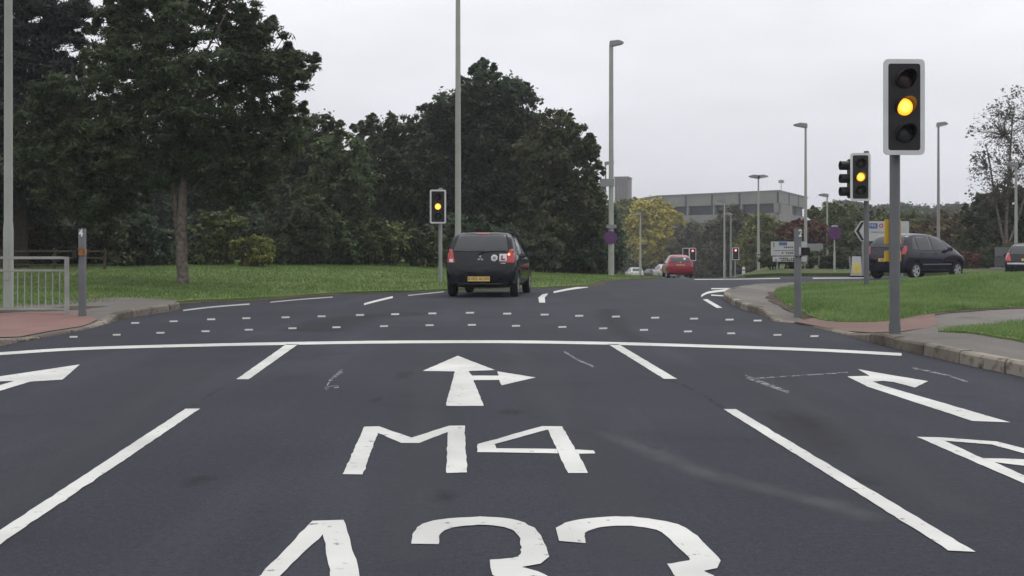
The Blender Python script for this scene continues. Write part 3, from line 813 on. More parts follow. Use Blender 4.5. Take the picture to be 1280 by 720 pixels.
# ------------------------------------------------------------------ buildings
def gz(x, y): return base_height(x, min(y, 300))
def facet_building():
    zb = -6.0
    pA, pB, pC, pD = at(806, 0, 224), at(822, 0, 216), at(974, 0, 196), at(1009, 0, 222)
    pts = [Vector((p.x, p.y)) for p in (pA, pB, pC, pD)]
    root = thing('office_building', 'low grey concrete office block with a dark window band above the trees', 'building', (pts[2].x, pts[2].y, zb))
    o = Vector((pts[2].x, pts[2].y))
    loc = [p - o for p in pts]
    back = [loc[3] + Vector((-8, 45)), loc[0] + Vector((-3, 40))]
    zt = EYE + (HOR - 239.3) / F * 196 - zb
    fas = EYE + (HOR - 253.8) / F * 196 - zb
    win = EYE + (HOR - 266.0) / F * 196 - zb
    spn = EYE + (HOR - 276.5) / F * 196 - zb
    w2 = spn - (fas - win)
    def ring(inset):
        poly = loc + back
        c = sum(poly, Vector((0, 0))) / len(poly)
        return [p + (c - p).normalized() * inset for p in poly]
    def storey(name, z0, z1, inset, mat):
        MB().prism([tuple(p) for p in ring(inset)], z0, z1, 'xy').build(name, mat, root)
    storey('wall', 0, w2 - 0.01, 0.25, M_CONC_D)
    storey('window_band', w2, spn - .002, 0.9, M_BGLASS)
    storey('spandrel', spn, win, 0.0, M_CONC)
    storey('window_band', win + .002, fas - .002, 0.9, M_BGLASS)
    storey('fascia', fas, zt, 0.0, M_CONC)
    storey('coping', zt + 0.002, zt + 0.25, -0.12, M_CONC_D)
    MB().tube([(2.6, 10, zt + .2), (2.6, 10, zt + 2.6)], 0.06, 6).box((2.6, 10, zt + 2.2), (.9, .2, .5)).build('antenna', M_GALV2, root)
    # columns and panel joints along the three faces
    def along(i, t, off):
        a, b = loc[i], loc[i + 1]
        d = (b - a).normalized(); n = Vector((d.y, -d.x))
        return a.lerp(b, t) + n * off, math.atan2(d.y, d.x)
    MJ = plain('joint_shadow_gap', (0.045, 0.045, 0.045), 0.9)
    spots = [(0, .15), (0, .98)] + [(1, t) for t in (0.045, 0.25, 0.472, 0.695, 0.99)] + [(2, .32), (2, .66)]
    for (i, t) in spots:
        p, a = along(i, t, 0.035)
        rot = Matrix.Rotation(a, 3, 'Z')
        MB().box((p.x, p.y, (fas + zt) / 2), (0.32, 0.07, zt - fas - .05), rot).build('panel_joint', MJ, root)
        q, a = along(i, t + .012, -0.30)
        for (za, zc) in ((win, fas), (w2, spn)): MB().box((q.x, q.y, (za + zc) / 2), (0.34, 0.5, zc - za - .01), rot).build('column', M_CONC, root)
    p, a = along(2, .22, -0.45)
    MB().box((p.x, p.y, (win + fas) / 2), (13, 0.8, fas - win - .02), Matrix.Rotation(a, 3, 'Z')).build('infill_panel', M_CONC, root)
    # the tower block behind on the left
    c = at(779, 0, 236); tz = EYE + (HOR - 223.5) / F * 236
    tw = thing('tower_block', 'square grey stair tower rising left of the office block', 'building', (c.x, c.y, zb))
    rot = Matrix.Rotation(R(-14), 3, 'Z')
    MB().box((0, 0, (tz - zb) / 2), (2.7, 5, tz - zb), rot).build('wall', M_CONC_D, tw)
    MB().box((0, 0, tz - zb + .16), (2.9, 5.2, .3), rot).build('coping', M_CONC, tw)
    for k in range(4): MB().box(tuple(rot @ Vector((-0.9 + .6 * k, -2.52, (tz - zb) / 2 + 2))), (.05, .05, tz - zb - 5), rot).build('panel_joint', MJ, tw)
    # small pale roof far right
    c = at(1203, 283, 150)
    sh = thing('low_shed', 'pale flat roofed shed glimpsed between the trees on the right', 'building', (c.x, c.y, -1.0))
    MB().box((0, 4, 2.3), (7.5, 8, 4.6)).build('wall', M_CONC, sh)
    MB().box((0, 4, c.z + 1.0), (8.2, 8.6, .5)).build('roof', M_WHITE, sh)
    MB().box((0, 4, (4.6 + c.z + .75) / 2), (7.3, 7.8, max(.1, c.z + .75 - 4.6) - .01)).build('clerestory', M_BGLASS, sh)
facet_building()

# ------------------------------------------------------------------ trees and shrubs
def leaf_quads(c, rad, n, ln, wd, up=0.4, flat=0.75, rng=RNG):
    """n leaves around every clump centre c (k,3) with radii rad (k,)."""
    k = len(c)
    d = rng.normal(0, 1, (k * n, 3)); d /= np.linalg.norm(d, axis=1)[:, None] + 1e-9
    r = np.abs(rng.normal(0, 0.62, k * n))
    d[:, 2] *= flat
    p = np.repeat(c, n, 0) + d * (r * np.repeat(rad, n))[:, None]
    nm = rng.normal(0, 1, (k * n, 3)); nm[:, 2] = np.abs(nm[:, 2]) + up; nm += d * 0.7
    nm /= np.linalg.norm(nm, axis=1)[:, None]
    t = rng.normal(0, 1, (k * n, 3)); t -= nm * (t * nm).sum(1)[:, None]; t /= np.linalg.norm(t, axis=1)[:, None]
    b = np.cross(nm, t)
    s = (0.6 + 0.8 * rng.random(k * n))[:, None]
    t *= s * ln / 2; b *= s * wd / 2
    return np.stack([p - t, p + b * 0.9 - t * .1, p + t, p - b * 0.9 - t * .1], 1)

def sprigs(lw):
    """Small outlying tufts that break up a crown's outline."""
    res = []
    for (c, r) in lw:
        for k in range(5):
            d = RNG.normal(0, 1, 3); d[2] = abs(d[2]) * .8; d /= np.linalg.norm(d)
            f = .16 + .16 * RNG.random()
            res.append((c + d * np.array(r) * (0.93 + .10 * RNG.random()), tuple(f * v for v in r)))
    return res
def clumps_in(lobes, per, shell=0.45, rng=RNG, down=0.75):
    C, Rr, own = [], [], []
    for j, (c, r) in enumerate(lobes):
        vol = r[0] * r[1] * r[2]
        n = max(8, int(per * 1.8 * vol ** 0.66))
        d = rng.normal(0, 1, (n, 3)); d /= np.linalg.norm(d, axis=1)[:, None]
        q = (shell + (1 - shell) * rng.random(n) ** 0.6)
        q *= 0.92 + 0.22 * rng.random(n)
        p = np.array(c) + d * q[:, None] * np.array(r)
        C.append(p); Rr.append((0.15 + 0.15 * rng.random(n)) * vol ** (1 / 3)); own += [j] * n
    return np.concatenate(C), np.concatenate(Rr), np.array(own)

def px_lobes(lobes, d, thick=0.85):
    """Crown lobes of a tree at distance d, sized from the photograph, with real depth."""
    res = []
    for l in lobes:
        (px, py, rx, ry) = l[:4]
        off = l[4] if len(l) > 4 else random.uniform(-0.35, 0.35) * rx / F * d
        dd = d + off
        p = at(px, py, dd)
        res.append((np.array(p), (rx / F * dd, max(rx, ry) * thick / F * dd, ry / F * dd)))
    return res

def tree(name, label, cat, group, base_px, d, lobes, lf, trunks, per=26, n=150, ln=0.16, wd=0.11, bark=None, gap=0.4, twigs=2, cr=1.0, up=0.4, flat=0.75, lowest=0.0):
    x = (base_px - 640) / F * d
    zb = max(gz(x, d), z_verge_l(x, d) if x < 6 and d < 200 else -99) - 0.1
    base = Vector((x, d, zb))
    root = thing(name, label, cat, tuple(base), 0, group)
    lw = px_lobes(lobes, d)
    lw = [(c - np.array(base), r) for (c, r) in lw]
    nb = len(lw); lw = lw + sprigs(lw)
    C, Rr, own = clumps_in(lw, per, gap)
    keep = C[:, 2] > 0.3
    C, Rr, own = C[keep], Rr[keep], own[keep]
    q = leaf_quads(C, Rr * cr, max(10, int(n * .62)), ln * .92, wd * .85, up, flat)
    link_mesh('crown', quads_mesh('crown', q), lf, root)
    mb = MB()
    for (pts, r0, r1) in trunks:                       # (height, px shift) lists
        P = [Vector(((px - base_px) / F * d, dy, h)) for (px, dy, h) in pts]
        P = catmull(P, 4)
        mb.tube(P, [r0 + (r1 - r0) * (i / (len(P) - 1)) ** 0.8 for i in range(len(P))], 9)
        spine = P
    top = spine[-1]
    for j, (c, r) in enumerate(lw):
        c = Vector(c)
        if c.z < lowest: continue
        # leave the stem a little below the lobe
        s = min(spine[len(spine) // 3:], key=lambda p: abs(p.z - (c.z - 0.8 * r[2] - 0.25 * (c - p).length)))
        mid = s.lerp(c, 0.5) + Vector((random.uniform(-.2, .2), random.uniform(-.2, .2), random.uniform(-.1, .35)))
        rb = max(0.025, trunks[0][1] * 0.28) * (1 if j < nb else .35)
        if j >= nb:
            s = Vector(lw[(j - nb) // 5][0]); mid = s.lerp(c, .5) + Vector((0, 0, .1))
        mb.tube(catmull([s, mid, c], 3), [rb * (1 - .12 * i) for i in range(7)], 6, False)
        ids = np.where(own == j)[0]
        for i in ids[::max(1, len(ids) // (10 * twigs if j < nb else 3))] if twigs else []:
            e_ = Vector(C[i]); m2 = c.lerp(e_, .5) + Vector((random.uniform(-.15, .15),) * 3)
            mb.tube([c.lerp(mid, .25), m2, e_], [rb * .42, rb * .25, rb * .1], 5, False)
    mb.build('trunk', bark or M_BARK, root, smooth_shade=True)
    return root

LF_OAK = leaf('oak_leaf', (0.017, 0.026, 0.013), (0.056, 0.075, 0.037), trans=0.5, gain=2.15)
LF_PINE = leaf('conifer_needle', (0.009, 0.013, 0.012), (0.026, 0.032, 0.028), trans=0.1)
LF_DARK = leaf('dark_leaf', (0.014, 0.023, 0.014), (0.046, 0.066, 0.039), trans=0.5, gain=2.15)
LF_BROWN = leaf('brownish_leaf', (0.020, 0.0245, 0.014), (0.056, 0.066, 0.038), trans=0.5, gain=2.15)
LF_FAR = leaf('dull_far_leaf', (0.026, 0.028, 0.017), (0.078, 0.076, 0.044), gain=2.3)
LF_GREEN = leaf('mid_green_leaf', (0.024, 0.037, 0.016), (0.070, 0.096, 0.042), trans=.45, gain=1.9)
LF_SPARSE = leaf('sparse_leaf', (0.05, 0.05, 0.035), (0.13, 0.125, 0.085), gain=1.0)
LF_OLIVE = leaf('olive_leaf', (0.034, 0.043, 0.016), (0.110, 0.128, 0.046))
LF_LIME = leaf('yellow_green_leaf', (0.040, 0.052, 0.014), (0.17, 0.175, 0.048))
LF_YELLOW = leaf('yellow_leaf', (0.20, 0.19, 0.04), (0.70, 0.58, 0.11), (0.46, 0.40, 0.08), 0.4, gain=1.0)
LF_RED = leaf('autumn_red_leaf', (0.080, 0.045, 0.032), (0.21, 0.085, 0.065), gain=1.0)
LF_ORANGE = leaf('autumn_orange_leaf', (0.055, 0.052, 0.024), (0.19, 0.135, 0.055), gain=1.25)
LF_HEDGE = leaf('hedge_leaf', (0.018, 0.024, 0.012), (0.060, 0.068, 0.032), trans=0.45, gain=2.15)

TG = 'trees along the verges'
# the big broadleaf on the left verge
tree('mature_tree', 'large dark feathery tree with two joined stems standing on the left verge', 'tree', None, 229, 30.5,
     [(195, 20, 42, 44), (150, 40, 36, 40), (318, 40, 34, 36), (262, 10, 38, 30, 1.0), (225, 30, 34, 26, -.6), (285, 50, 30, 24, .6), (210, -30, 50, 34), (330, 85, 48, 48), (368, 85, 26, 32), (345, 150, 38, 48), (170, 95, 62, 55), (95, 135, 55, 48),
      (255, 110, 70, 60), (290, 185, 68, 55), (175, 180, 80, 60), (85, 205, 62, 55), (240, 200, 60, 30, 1.6), (120, 245, 60, 34), (305, 232, 48, 32), (55, 160, 35, 36), (165, -25, 45, 45), (300, -20, 30, 30)],
     LF_OAK, [([(229, 0, 0), (227, 0, 1.4), (229, .05, 3.2), (230, .1, 6.0), (234, 0, 8.4)], 0.165, 0.05), ([(226, 0, .5), (221, .1, 1.5), (214, .15, 2.9), (206, .1, 4.6)], 0.11, 0.045)],
     per=38, n=340, ln=0.165, wd=0.055, gap=0.3, twigs=4, cr=1.1, flat=0.55, lowest=3.6)
# layered conifer at the left edge
tree('conifer_tree', 'black green layered conifer at the far left edge behind the lamp column', 'tree', None, 25, 37,
     [(20, -90, 60, 40), (35, -40, 80, 26), (80, 8, 32, 12), (30, 10, 75, 24), (75, 38, 38, 12), (20, 50, 85, 26), (30, 95, 85, 30), (20, 140, 90, 34), (10, 190, 90, 40), (95, 18, 22, 8), (-40, 60, 60, 120), (20, 240, 90, 36)],
     LF_PINE, [([(25, 0, 0), (24, 0, 5), (25, 0, 10.5)], 0.28, 0.08)], per=40, n=150, ln=0.26, wd=0.06, bark=M_BARK_D, gap=0.3, up=0.1, flat=0.4)
tree('background_tree', 'brown green tree directly right of the large two stemmed tree', 'tree', TG, 385, 50, [(388, 175, 30, 38), (372, 215, 40, 55), (405, 190, 20, 32), (378, 270, 50, 50)], LF_BROWN, [([(385, 0, 0), (387, 0, 3), (388, 0, 6)], .2, .06)], ln=.2, wd=.14, n=120)
tree('background_tree', 'mid green tree between the brownish trees left of the signal', 'tree', TG, 425, 47, [(425, 205, 32, 45), (440, 240, 32, 42), (412, 250, 40, 48), (425, 290, 48, 45)], LF_GREEN, [([(425, 0, 0), (425, 0, 3), (425, 0, 5)], .18, .05)], ln=.19, wd=.13, n=120)
tree('background_tree', 'brownish dark tree just left of the tallest central tree', 'tree', TG, 492, 56, [(470, 172, 26, 24), (505, 180, 34, 40), (475, 215, 40, 45), (520, 225, 40, 60), (480, 265, 50, 50), (450, 165, 10, 12)], LF_BROWN, [([(492, 0, 0), (494, 0, 4), (497, 0, 6.5)], .24, .07)], ln=.21, wd=.15, n=130)
tree('background_tree', 'tallest dark central tree with a narrow pointed top', 'tree', TG, 612, 57, [(605, 98, 22, 22), (610, 122, 42, 34), (570, 150, 40, 38), (640, 145, 40, 38), (600, 175, 58, 50), (550, 195, 40, 42), (660, 190, 42, 48), (590, 235, 70, 55), (645, 250, 62, 60), (545, 255, 42, 50), (600, 295, 70, 45), (535, 160, 14, 12), (655, 112, 10, 10)], LF_DARK, [([(612, 0, 0), (611, 0, 4), (607, 0, 9)], .32, .07)], per=30, ln=.21, wd=.15, n=150, twigs=2)
tree('background_tree', 'dark olive tree on the right side of the central clump, beside the tall lamp column', 'tree', TG, 700, 54, [(692, 160, 26, 26), (718, 180, 24, 26), (685, 205, 40, 45), (735, 195, 21, 18), (722, 225, 30, 34), (695, 260, 50, 50), (730, 275, 30, 45), (685, 300, 50, 38)], leaf('dark_olive_leaf', (0.020, 0.025, 0.012), (0.068, 0.072, 0.036), trans=0.45, gain=2.15), [([(700, 0, 0), (699, 0, 3), (700, 0, 6)], .24, .06)], per=30, ln=.2, wd=.14, n=130)

# far trees beyond the junction
FT = 'autumn trees beyond the junction'
tree('autumn_tree', 'bright yellow tree in front of the office block', 'tree', FT, 815, 163, [(812, 272, 26, 22), (835, 284, 22, 22), (800, 290, 22, 22), (822, 306, 34, 20), (848, 296, 14, 14), (815, 320, 22, 12)], LF_YELLOW, [([(815, 0, 0), (815, 0, 6)], .25, .1)], ln=.4, wd=.3, n=110, per=20)
tree('autumn_tree', 'yellow green tree between the lamp column and the yellow tree', 'tree', FT, 786, 172, [(780, 268, 16, 18), (792, 265, 16, 16), (785, 292, 22, 25), (778, 318, 22, 22), (800, 255, 8, 6)], LF_LIME, [([(786, 0, 0), (786, 0, 6)], .25, .1)], ln=.4, wd=.3, n=110, per=20)
tree('autumn_tree', 'green tree under the yellow tree, above the waiting cars', 'tree', FT, 826, 168, [(826, 312, 26, 20), (812, 328, 24, 16), (842, 325, 20, 18)], LF_OLIVE, [([(826, 0, 0), (826, 0, 3)], .2, .1)], ln=.36, wd=.26, n=110, per=20)
tree('autumn_tree', 'dull brown green tree left of the two thin lamp columns', 'tree', FT, 872, 150, [(870, 298, 24, 20), (856, 312, 20, 22), (882, 322, 24, 22)], LF_FAR, [([(872, 0, 0), (872, 0, 4)], .2, .1)], ln=.36, wd=.26, n=110, per=20)
tree('autumn_tree', 'dark brown green tree behind the red signal on the right', 'tree', FT, 918, 126, [(912, 272, 14, 16), (905, 292, 22, 24), (930, 295, 24, 26), (915, 320, 34, 24), (895, 325, 18, 18)], LF_FAR, [([(918, 0, 0), (916, 0, 5)], .22, .08)], ln=.32, wd=.24, n=110, per=22)
tree('autumn_tree', 'yellowish green tree behind the double headed lamp', 'tree', FT, 958, 112, [(955, 288, 22, 22), (972, 305, 24, 26), (945, 315, 24, 26)], LF_LIME, [([(958, 0, 0), (958, 0, 4)], .2, .08)], ln=.3, wd=.22, n=110, per=22)
tree('autumn_tree', 'dull red tree above the direction board', 'tree', FT, 1008, 84, [(1003, 288, 24, 12), (1022, 296, 22, 16), (990, 296, 18, 14)], LF_RED, [([(1008, 0, 0), (1008, 0, 2.5)], .16, .06)], ln=.26, wd=.18, n=100, per=22)
tree('autumn_tree', 'light green tree behind the round purple sign on the right', 'tree', FT, 1050, 92, [(1040, 272, 22, 18), (1068, 278, 22, 22), (1050, 295, 38, 28), (1030, 318, 34, 22), (1085, 308, 26, 26), (1020, 270, 12, 12)], LF_OLIVE, [([(1050, 0, 0), (1050, 0, 4)], .2, .07)], ln=.28, wd=.2, n=110, per=24)
tree('autumn_tree', 'orange brown tree above the bonnet of the dark car on the right', 'tree', FT, 1188, 88, [(1183, 285, 26, 24), (1165, 298, 20, 22), (1200, 305, 26, 24), (1150, 306, 22, 22)], LF_ORANGE, [([(1188, 0, 0), (1186, 0, 3)], .2, .07)], ln=.28, wd=.2, n=110, per=24)
tree('autumn_tree', 'dark green tree between the right lamp column and near signal', 'tree', FT, 1122, 100, [(1110, 285, 26, 22), (1138, 290, 26, 24), (1120, 312, 36, 26)], LF_OLIVE, [([(1122, 0, 0), (1122, 0, 3)], .2, .07)], ln=.3, wd=.22, n=110, per=22)
for (bp, d, lab, lb) in ((1060, 230, 'distant dark tree rising just left of the near signal', [(1060, 268, 34, 14), (1075, 285, 40, 20)]),
                         (1130, 235, 'distant dark tree on the skyline just right of the near signal', [(1120, 270, 38, 14), (1150, 276, 30, 16), (1130, 290, 50, 20)]),
                         (1205, 240, 'distant dark tree on the skyline right of the right lamp column', [(1195, 268, 30, 12), (1225, 272, 36, 14), (1205, 285, 50, 22)])):
    tree('distant_tree', lab, 'tree', 'trees on the skyline', bp, d, lb, LF_DARK, [([(bp, 0, 0), (bp, 0, 6)], .4, .1)], ln=.6, wd=.45, n=110, per=14, twigs=0)
# half bare tree on the right
tree('sparse_tree', 'tall half bare tree with thin rising limbs at the right edge', 'tree', None, 1258, 64,
     [(1250, 165, 34, 38), (1290, 150, 40, 46), (1228, 205, 18, 26), (1262, 215, 30, 40), (1300, 215, 40, 50), (1240, 245, 26, 26)],
     LF_SPARSE, [([(1258, 0, 0), (1258, 0, 3), (1262, 0, 6), (1266, 0, 8.5)], .13, .03), ([(1258, 0, 1), (1246, 0, 3.5), (1240, .3, 6), (1236, .4, 7)], .09, .02), ([(1260, 0, 1.5), (1280, 0, 4), (1290, -.3, 7)], .09, .02)],
     per=24, n=22, ln=.125, wd=.08, gap=0.12, twigs=18, cr=1.2)
tree('background_tree', 'dark bushy tree below the half bare tree at the right edge', 'tree', TG, 1255, 66, [(1235, 275, 30, 30), (1268, 262, 32, 34), (1245, 305, 40, 30), (1285, 300, 34, 36)], LF_HEDGE, [([(1255, 0, 0), (1255, 0, 2.5)], .16, .06)], ln=.24, wd=.17, n=110)

def shrub(label, d, lobes, lf, group, n=110, ln=0.15, wd=0.11, per=34):
    px = lobes[0][0]
    x = (px - 640) / F * d
    zb = max(gz(x, d), z_verge_l(x, d) if x < 6 else -99) - 0.05
    lw = [(c - np.array((x, d, zb)), r) for (c, r) in px_lobes(lobes, d)]
    C, Rr, own = clumps_in(lw, per, 0.35)
    k = C[:, 2] > 0.05
    q = leaf_quads(C[k], Rr[k], n, ln, wd)
    q[:, :, 2] = np.maximum(q[:, :, 2], 0.0)
    root = thing('shrub', label, 'shrub', (x, d, zb), 0, group)
    link_mesh('foliage', quads_mesh('foliage', q), lf, root)
    m = MB()
    for i in np.where(k)[0][::max(1, int(k.sum() // 14))]:
        e_ = Vector(C[i]); b0 = Vector((e_.x * .55, e_.y * .55, 0))
        m.tube([b0, b0.lerp(e_, .5) + Vector((.1, 0, .1)), e_], [.03, .02, .008], 5, False)
    m.build('stems', M_BARK_D, root)
HG = 'shrubs along the left verge'
shrub('reddish brown shrub left of the lamp column, behind the guard rail', 40, [(-10, 300, 45, 40), (-60, 290, 50, 50), (20, 315, 30, 28)], LF_RED, HG)
shrub('dark brown shrub between the lamp column and the post numbered 4', 40.5, [(55, 300, 34, 38), (45, 265, 40, 30), (70, 320, 30, 24)], LF_BROWN, HG)
shrub('green shrub behind the post numbered 4', 40, [(125, 290, 40, 34), (105, 315, 30, 28), (145, 318, 30, 24)], LF_HEDGE, HG)
shrub('dark shrub just left of the large tree trunk', 41, [(185, 305, 36, 36), (160, 280, 30, 28), (205, 320, 26, 22)], LF_DARK, HG)
shrub('olive shrub just right of the large tree trunk', 43, [(265, 295, 32, 30), (250, 320, 28, 20), (285, 275, 24, 20)], LF_OLIVE, HG)
shrub('bright yellow green shrub, roundest on the left verge', 41, [(322, 313, 26, 20), (305, 316, 20, 18)], LF_LIME, HG)
shrub('dark green shrub right of the bright yellow green shrub', 44, [(375, 305, 32, 32), (355, 318, 24, 20), (395, 280, 30, 34)], LF_HEDGE, HG)
shrub('mid green shrub under the mid green tree', 46, [(425, 300, 32, 32), (410, 318, 26, 20)], LF_GREEN, HG)
shrub('pale olive shrub left of the left signal', 47, [(475, 300, 32, 24), (455, 312, 24, 20), (500, 305, 24, 24)], LF_OLIVE, HG)
shrub('olive green shrub behind the left signal pole', 47.5, [(528, 305, 28, 26), (548, 312, 20, 20)], LF_HEDGE, HG)
shrub('dark shrub hidden behind the dark hatchback', 50, [(600, 305, 40, 30), (570, 300, 30, 30), (635, 310, 30, 24)], LF_DARK, HG)
shrub('reddish brown shrub right of the dark hatchback', 50, [(682, 318, 26, 20), (665, 312, 20, 20)], LF_BROWN, HG)
shrub('dark green shrub left of the tall central lamp column', 53, [(730, 312, 32, 26), (712, 322, 24, 18), (748, 320, 18, 18)], LF_DARK, HG)
# dense undergrowth deep in the wood: a continuous mass
def undergrowth(label, spots, lf, n=140, ln=.3, wd=.22):
    C, Rr = [], []
    for (px, py, d, rx, ry) in spots:
        l = px_lobes([(px, py, rx, ry, 0.0)], d)
        c, r, _ = clumps_in(l, 20, 0.2); C.append(c); Rr.append(r)
    q = leaf_quads(np.concatenate(C), np.concatenate(Rr), n, ln, wd)
    tag(link_mesh('undergrowth', quads_mesh('undergrowth', q), lf), label, 'undergrowth', kind='stuff')
undergrowth('dark mass of undergrowth deep in the wood on the left', [(x, y, d + 8 * (i % 3), 60, 50) for i, (x, y, d) in enumerate([(-60, 200, 60), (0, 270, 58), (60, 215, 60), (110, 280, 58), (160, 220, 62), (210, 285, 58), (260, 215, 62), (300, 285, 60), (345, 240, 62), (400, 290, 62), (450, 250, 66), (500, 300, 66), (550, 280, 70), (610, 300, 70), (670, 290, 70), (725, 300, 70), (-60, 300, 58), (-150, 220, 56), (-140, 300, 54), (-240, 210, 56), (-250, 300, 54), (-340, 230, 56), (-360, 300, 54), (-450, 240, 58), (-460, 305, 56)])], LF_DARK)
undergrowth('dark undergrowth closing the foot of the hedge on the left verge', [(x, 322, d, 34, 18) for (x, d) in [(-110, 42), (-60, 42), (-10, 42.5), (40, 43), (90, 43), (140, 43.5), (190, 44), (235, 45), (285, 45.5), (335, 46), (385, 47), (430, 48), (480, 49.5), (530, 50.5), (580, 52), (630, 53), (680, 53), (730, 55)]], LF_HEDGE, ln=.17, wd=.12)
undergrowth('dark scrub along the far side of the junction', [(x, y, d, 36, 20) for (x, y, d) in [(775, 325, 190), (840, 325, 190), (885, 330, 150), (925, 332, 140), (965, 325, 120), (1005, 325, 105), (1045, 328, 100), (1090, 322, 105), (1135, 318, 110), (1180, 320, 105), (1225, 322, 95), (1265, 318, 90), (1310, 315, 90), (1360, 305, 85), (1410, 308, 85), (1450, 300, 88), (1500, 306, 84), (1560, 304, 86), (1370, 285, 95), (1440, 288, 95), (1530, 288, 95), (1180, 300, 150), (1080, 300, 150), (1240, 300, 140)]], LF_FAR)
FG = 'shrubs on the far verge'
shrub('low dark shrub behind the direction board', 60.5, [(975, 322, 26, 15), (1000, 326, 20, 12)], LF_HEDGE, FG)
shrub('low reddish shrub right of the dark car', 61, [(1210, 326, 20, 11), (1196, 330, 14, 9)], LF_RED, FG)
shrub('low brown shrub behind the round purple sign', 60, [(1050, 324, 28, 15), (1075, 326, 18, 14)], LF_BROWN, FG)
shrub('low dark shrub behind the board on the right', 62, [(1245, 322, 24, 15), (1275, 320, 20, 18)], LF_HEDGE, FG)
shrub('low orange shrub at the right edge behind the cars', 61.5, [(1155, 325, 26, 14), (1135, 328, 20, 12)], LF_ORANGE, FG)

# ------------------------------------------------------------------ street furniture
def signal(label, loc, top, head_off, w, h, lit_i, lit_mat, pole_r, yaw=0.0, pole_up=0.02, group='traffic signals', mat_pole=None, pole_bot_r=None):
    """Three lamp signal head on a pole; local frame has the pole at the origin, facing -y."""
    root = thing('traffic_signal', label, 'traffic signal', loc, 0, group)
    H = top - loc[2]
    MB().lathe([(0, -0.3), (pole_r * 1.12, -0.3), (pole_r * 1.12, 0.10), (pole_r, 0.14), (pole_r, H + pole_up), (pole_r * .9, H + pole_up + .012), (0, H + pole_up + .012)], 'z', (0, 0, 0), 20).build('pole', mat_pole or M_GREY, root, smooth_shade=True)
    signal_head(root, H, head_off, w, h, lit_i, lit_mat, yaw, pole_r)
    return root

def rounded(w, h, r, n=4):
    pts = []
    for (cx, cz, a0) in ((w / 2 - r, h / 2 - r, 0), (-w / 2 + r, h / 2 - r, 90), (-w / 2 + r, -h / 2 + r, 180), (w / 2 - r, -h / 2 + r, 270)):
        for k in range(n + 1):
            a = R(a0 + 90 * k / n); pts.append((cx + r * math.cos(a), cz + r * math.sin(a)))
    return pts

def signal_head(root, H, off, w, h, lit_i, lit_mat, yaw, pole_r, board=True, hy=None):
    rot = Matrix.Rotation(yaw, 4, 'Z')
    hx, hy = off, (-pole_r - 0.12 if hy is None else hy)
    def put(o, p=(0, 0, 0)):
        o.matrix_local = Matrix.Translation((hx, hy, H - h / 2)) @ rot @ Matrix.Translation(p)
        return o
    k = h / 1.15
    bw = 0.055 * k
    if board:
        put(MB().prism(rounded(w - 2 * bw, h - 2 * bw, .03 * k), -0.012, 0.004).build('backing_board', M_BOARD, root))
        o_, i_ = rounded(w, h, .055 * k), rounded(w - 2 * bw, h - 2 * bw, .03 * k)
        n = len(o_)
        vs_ = [(p[0], -0.016, p[1]) for p in o_] + [(p[0], -0.016, p[1]) for p in i_] + [(p[0], 0.008, p[1]) for p in o_] + [(p[0], 0.008, p[1]) for p in i_]
        fs = []
        for j in range(n):
            q = (j + 1) % n
            fs += [(j, q, n + q, n + j), (2 * n + j, 3 * n + j, 3 * n + q, 2 * n + q), (j, 2 * n + j, 2 * n + q, q), (n + j, n + q, 3 * n + q, 3 * n + j)]
        put(MB().add(vs_, fs).build('border', M_WHITE, root))
    put(MB().box((0, .075, 0), (0.29 * k, .14, 0.98 * k), bevel=.02).build('housing', M_BLACK, root))
    for sz_ in (.33, -.33): put(MB().box((-off * .5 if board else 0, .16, sz_ * k), (.10, .08, .05)).build('bracket', M_GREY, root))
    r = 0.105 * k
    offm = [M_LENS_R, M_LENS_A, M_LENS_G]
    for i in range(3):
        z = (0.325 - 0.325 * i) * k
        nm = ('red', 'amber', 'green')[i]
        on = (lit_i == i)
        dome = [(r * .98, 0.0)] + [(r * math.cos(R(a)), -0.035 * k * math.sin(R(a))) for a in (20, 40, 60, 75)] + [(0.002, -0.036 * k)]
        o = put(MB().lathe(dome, 'y', (0, 0, 0), 24).build('lens', lit_mat if on else offm[i], root, smooth_shade=True), (0, -.02, z))
        o['label'] = ('lit %s lens' if on else 'unlit %s lens') % nm
        # visor: open hood, longer on top
        vs_, fs = [], []
        N = 22
        for j in range(N + 1):
            a = R(-42 + 264 * j / N) if board else R(-78 + 336 * j / N)
            lng = 0.22 * k if not board else (0.05 + 0.17 * max(0, (math.sin(a) + 0.55) / 1.55)) * k
            for (rr, y) in ((r * 1.04, -.014), (r * 1.09, -.014), (r * 1.04, -lng), (r * 1.09, -lng)):
                vs_.append((rr * math.cos(a), y, rr * math.sin(a)))
        for j in range(N):
            a, b = j * 4, j * 4 + 4
            fs += [(a, a + 2, b + 2, b), (a + 1, b + 1, b + 3, a + 3), (a + 2, a + 3, b + 3, b + 2)]
        fs += [(0, 1, 3, 2), (N * 4, N * 4 + 2, N * 4 + 3, N * 4 + 1)]
        put(MB().add(vs_, fs).build('visor', M_BLACK, root), (0, 0, z))

def zat(py, d): return EYE + (HOR - py) / F * d
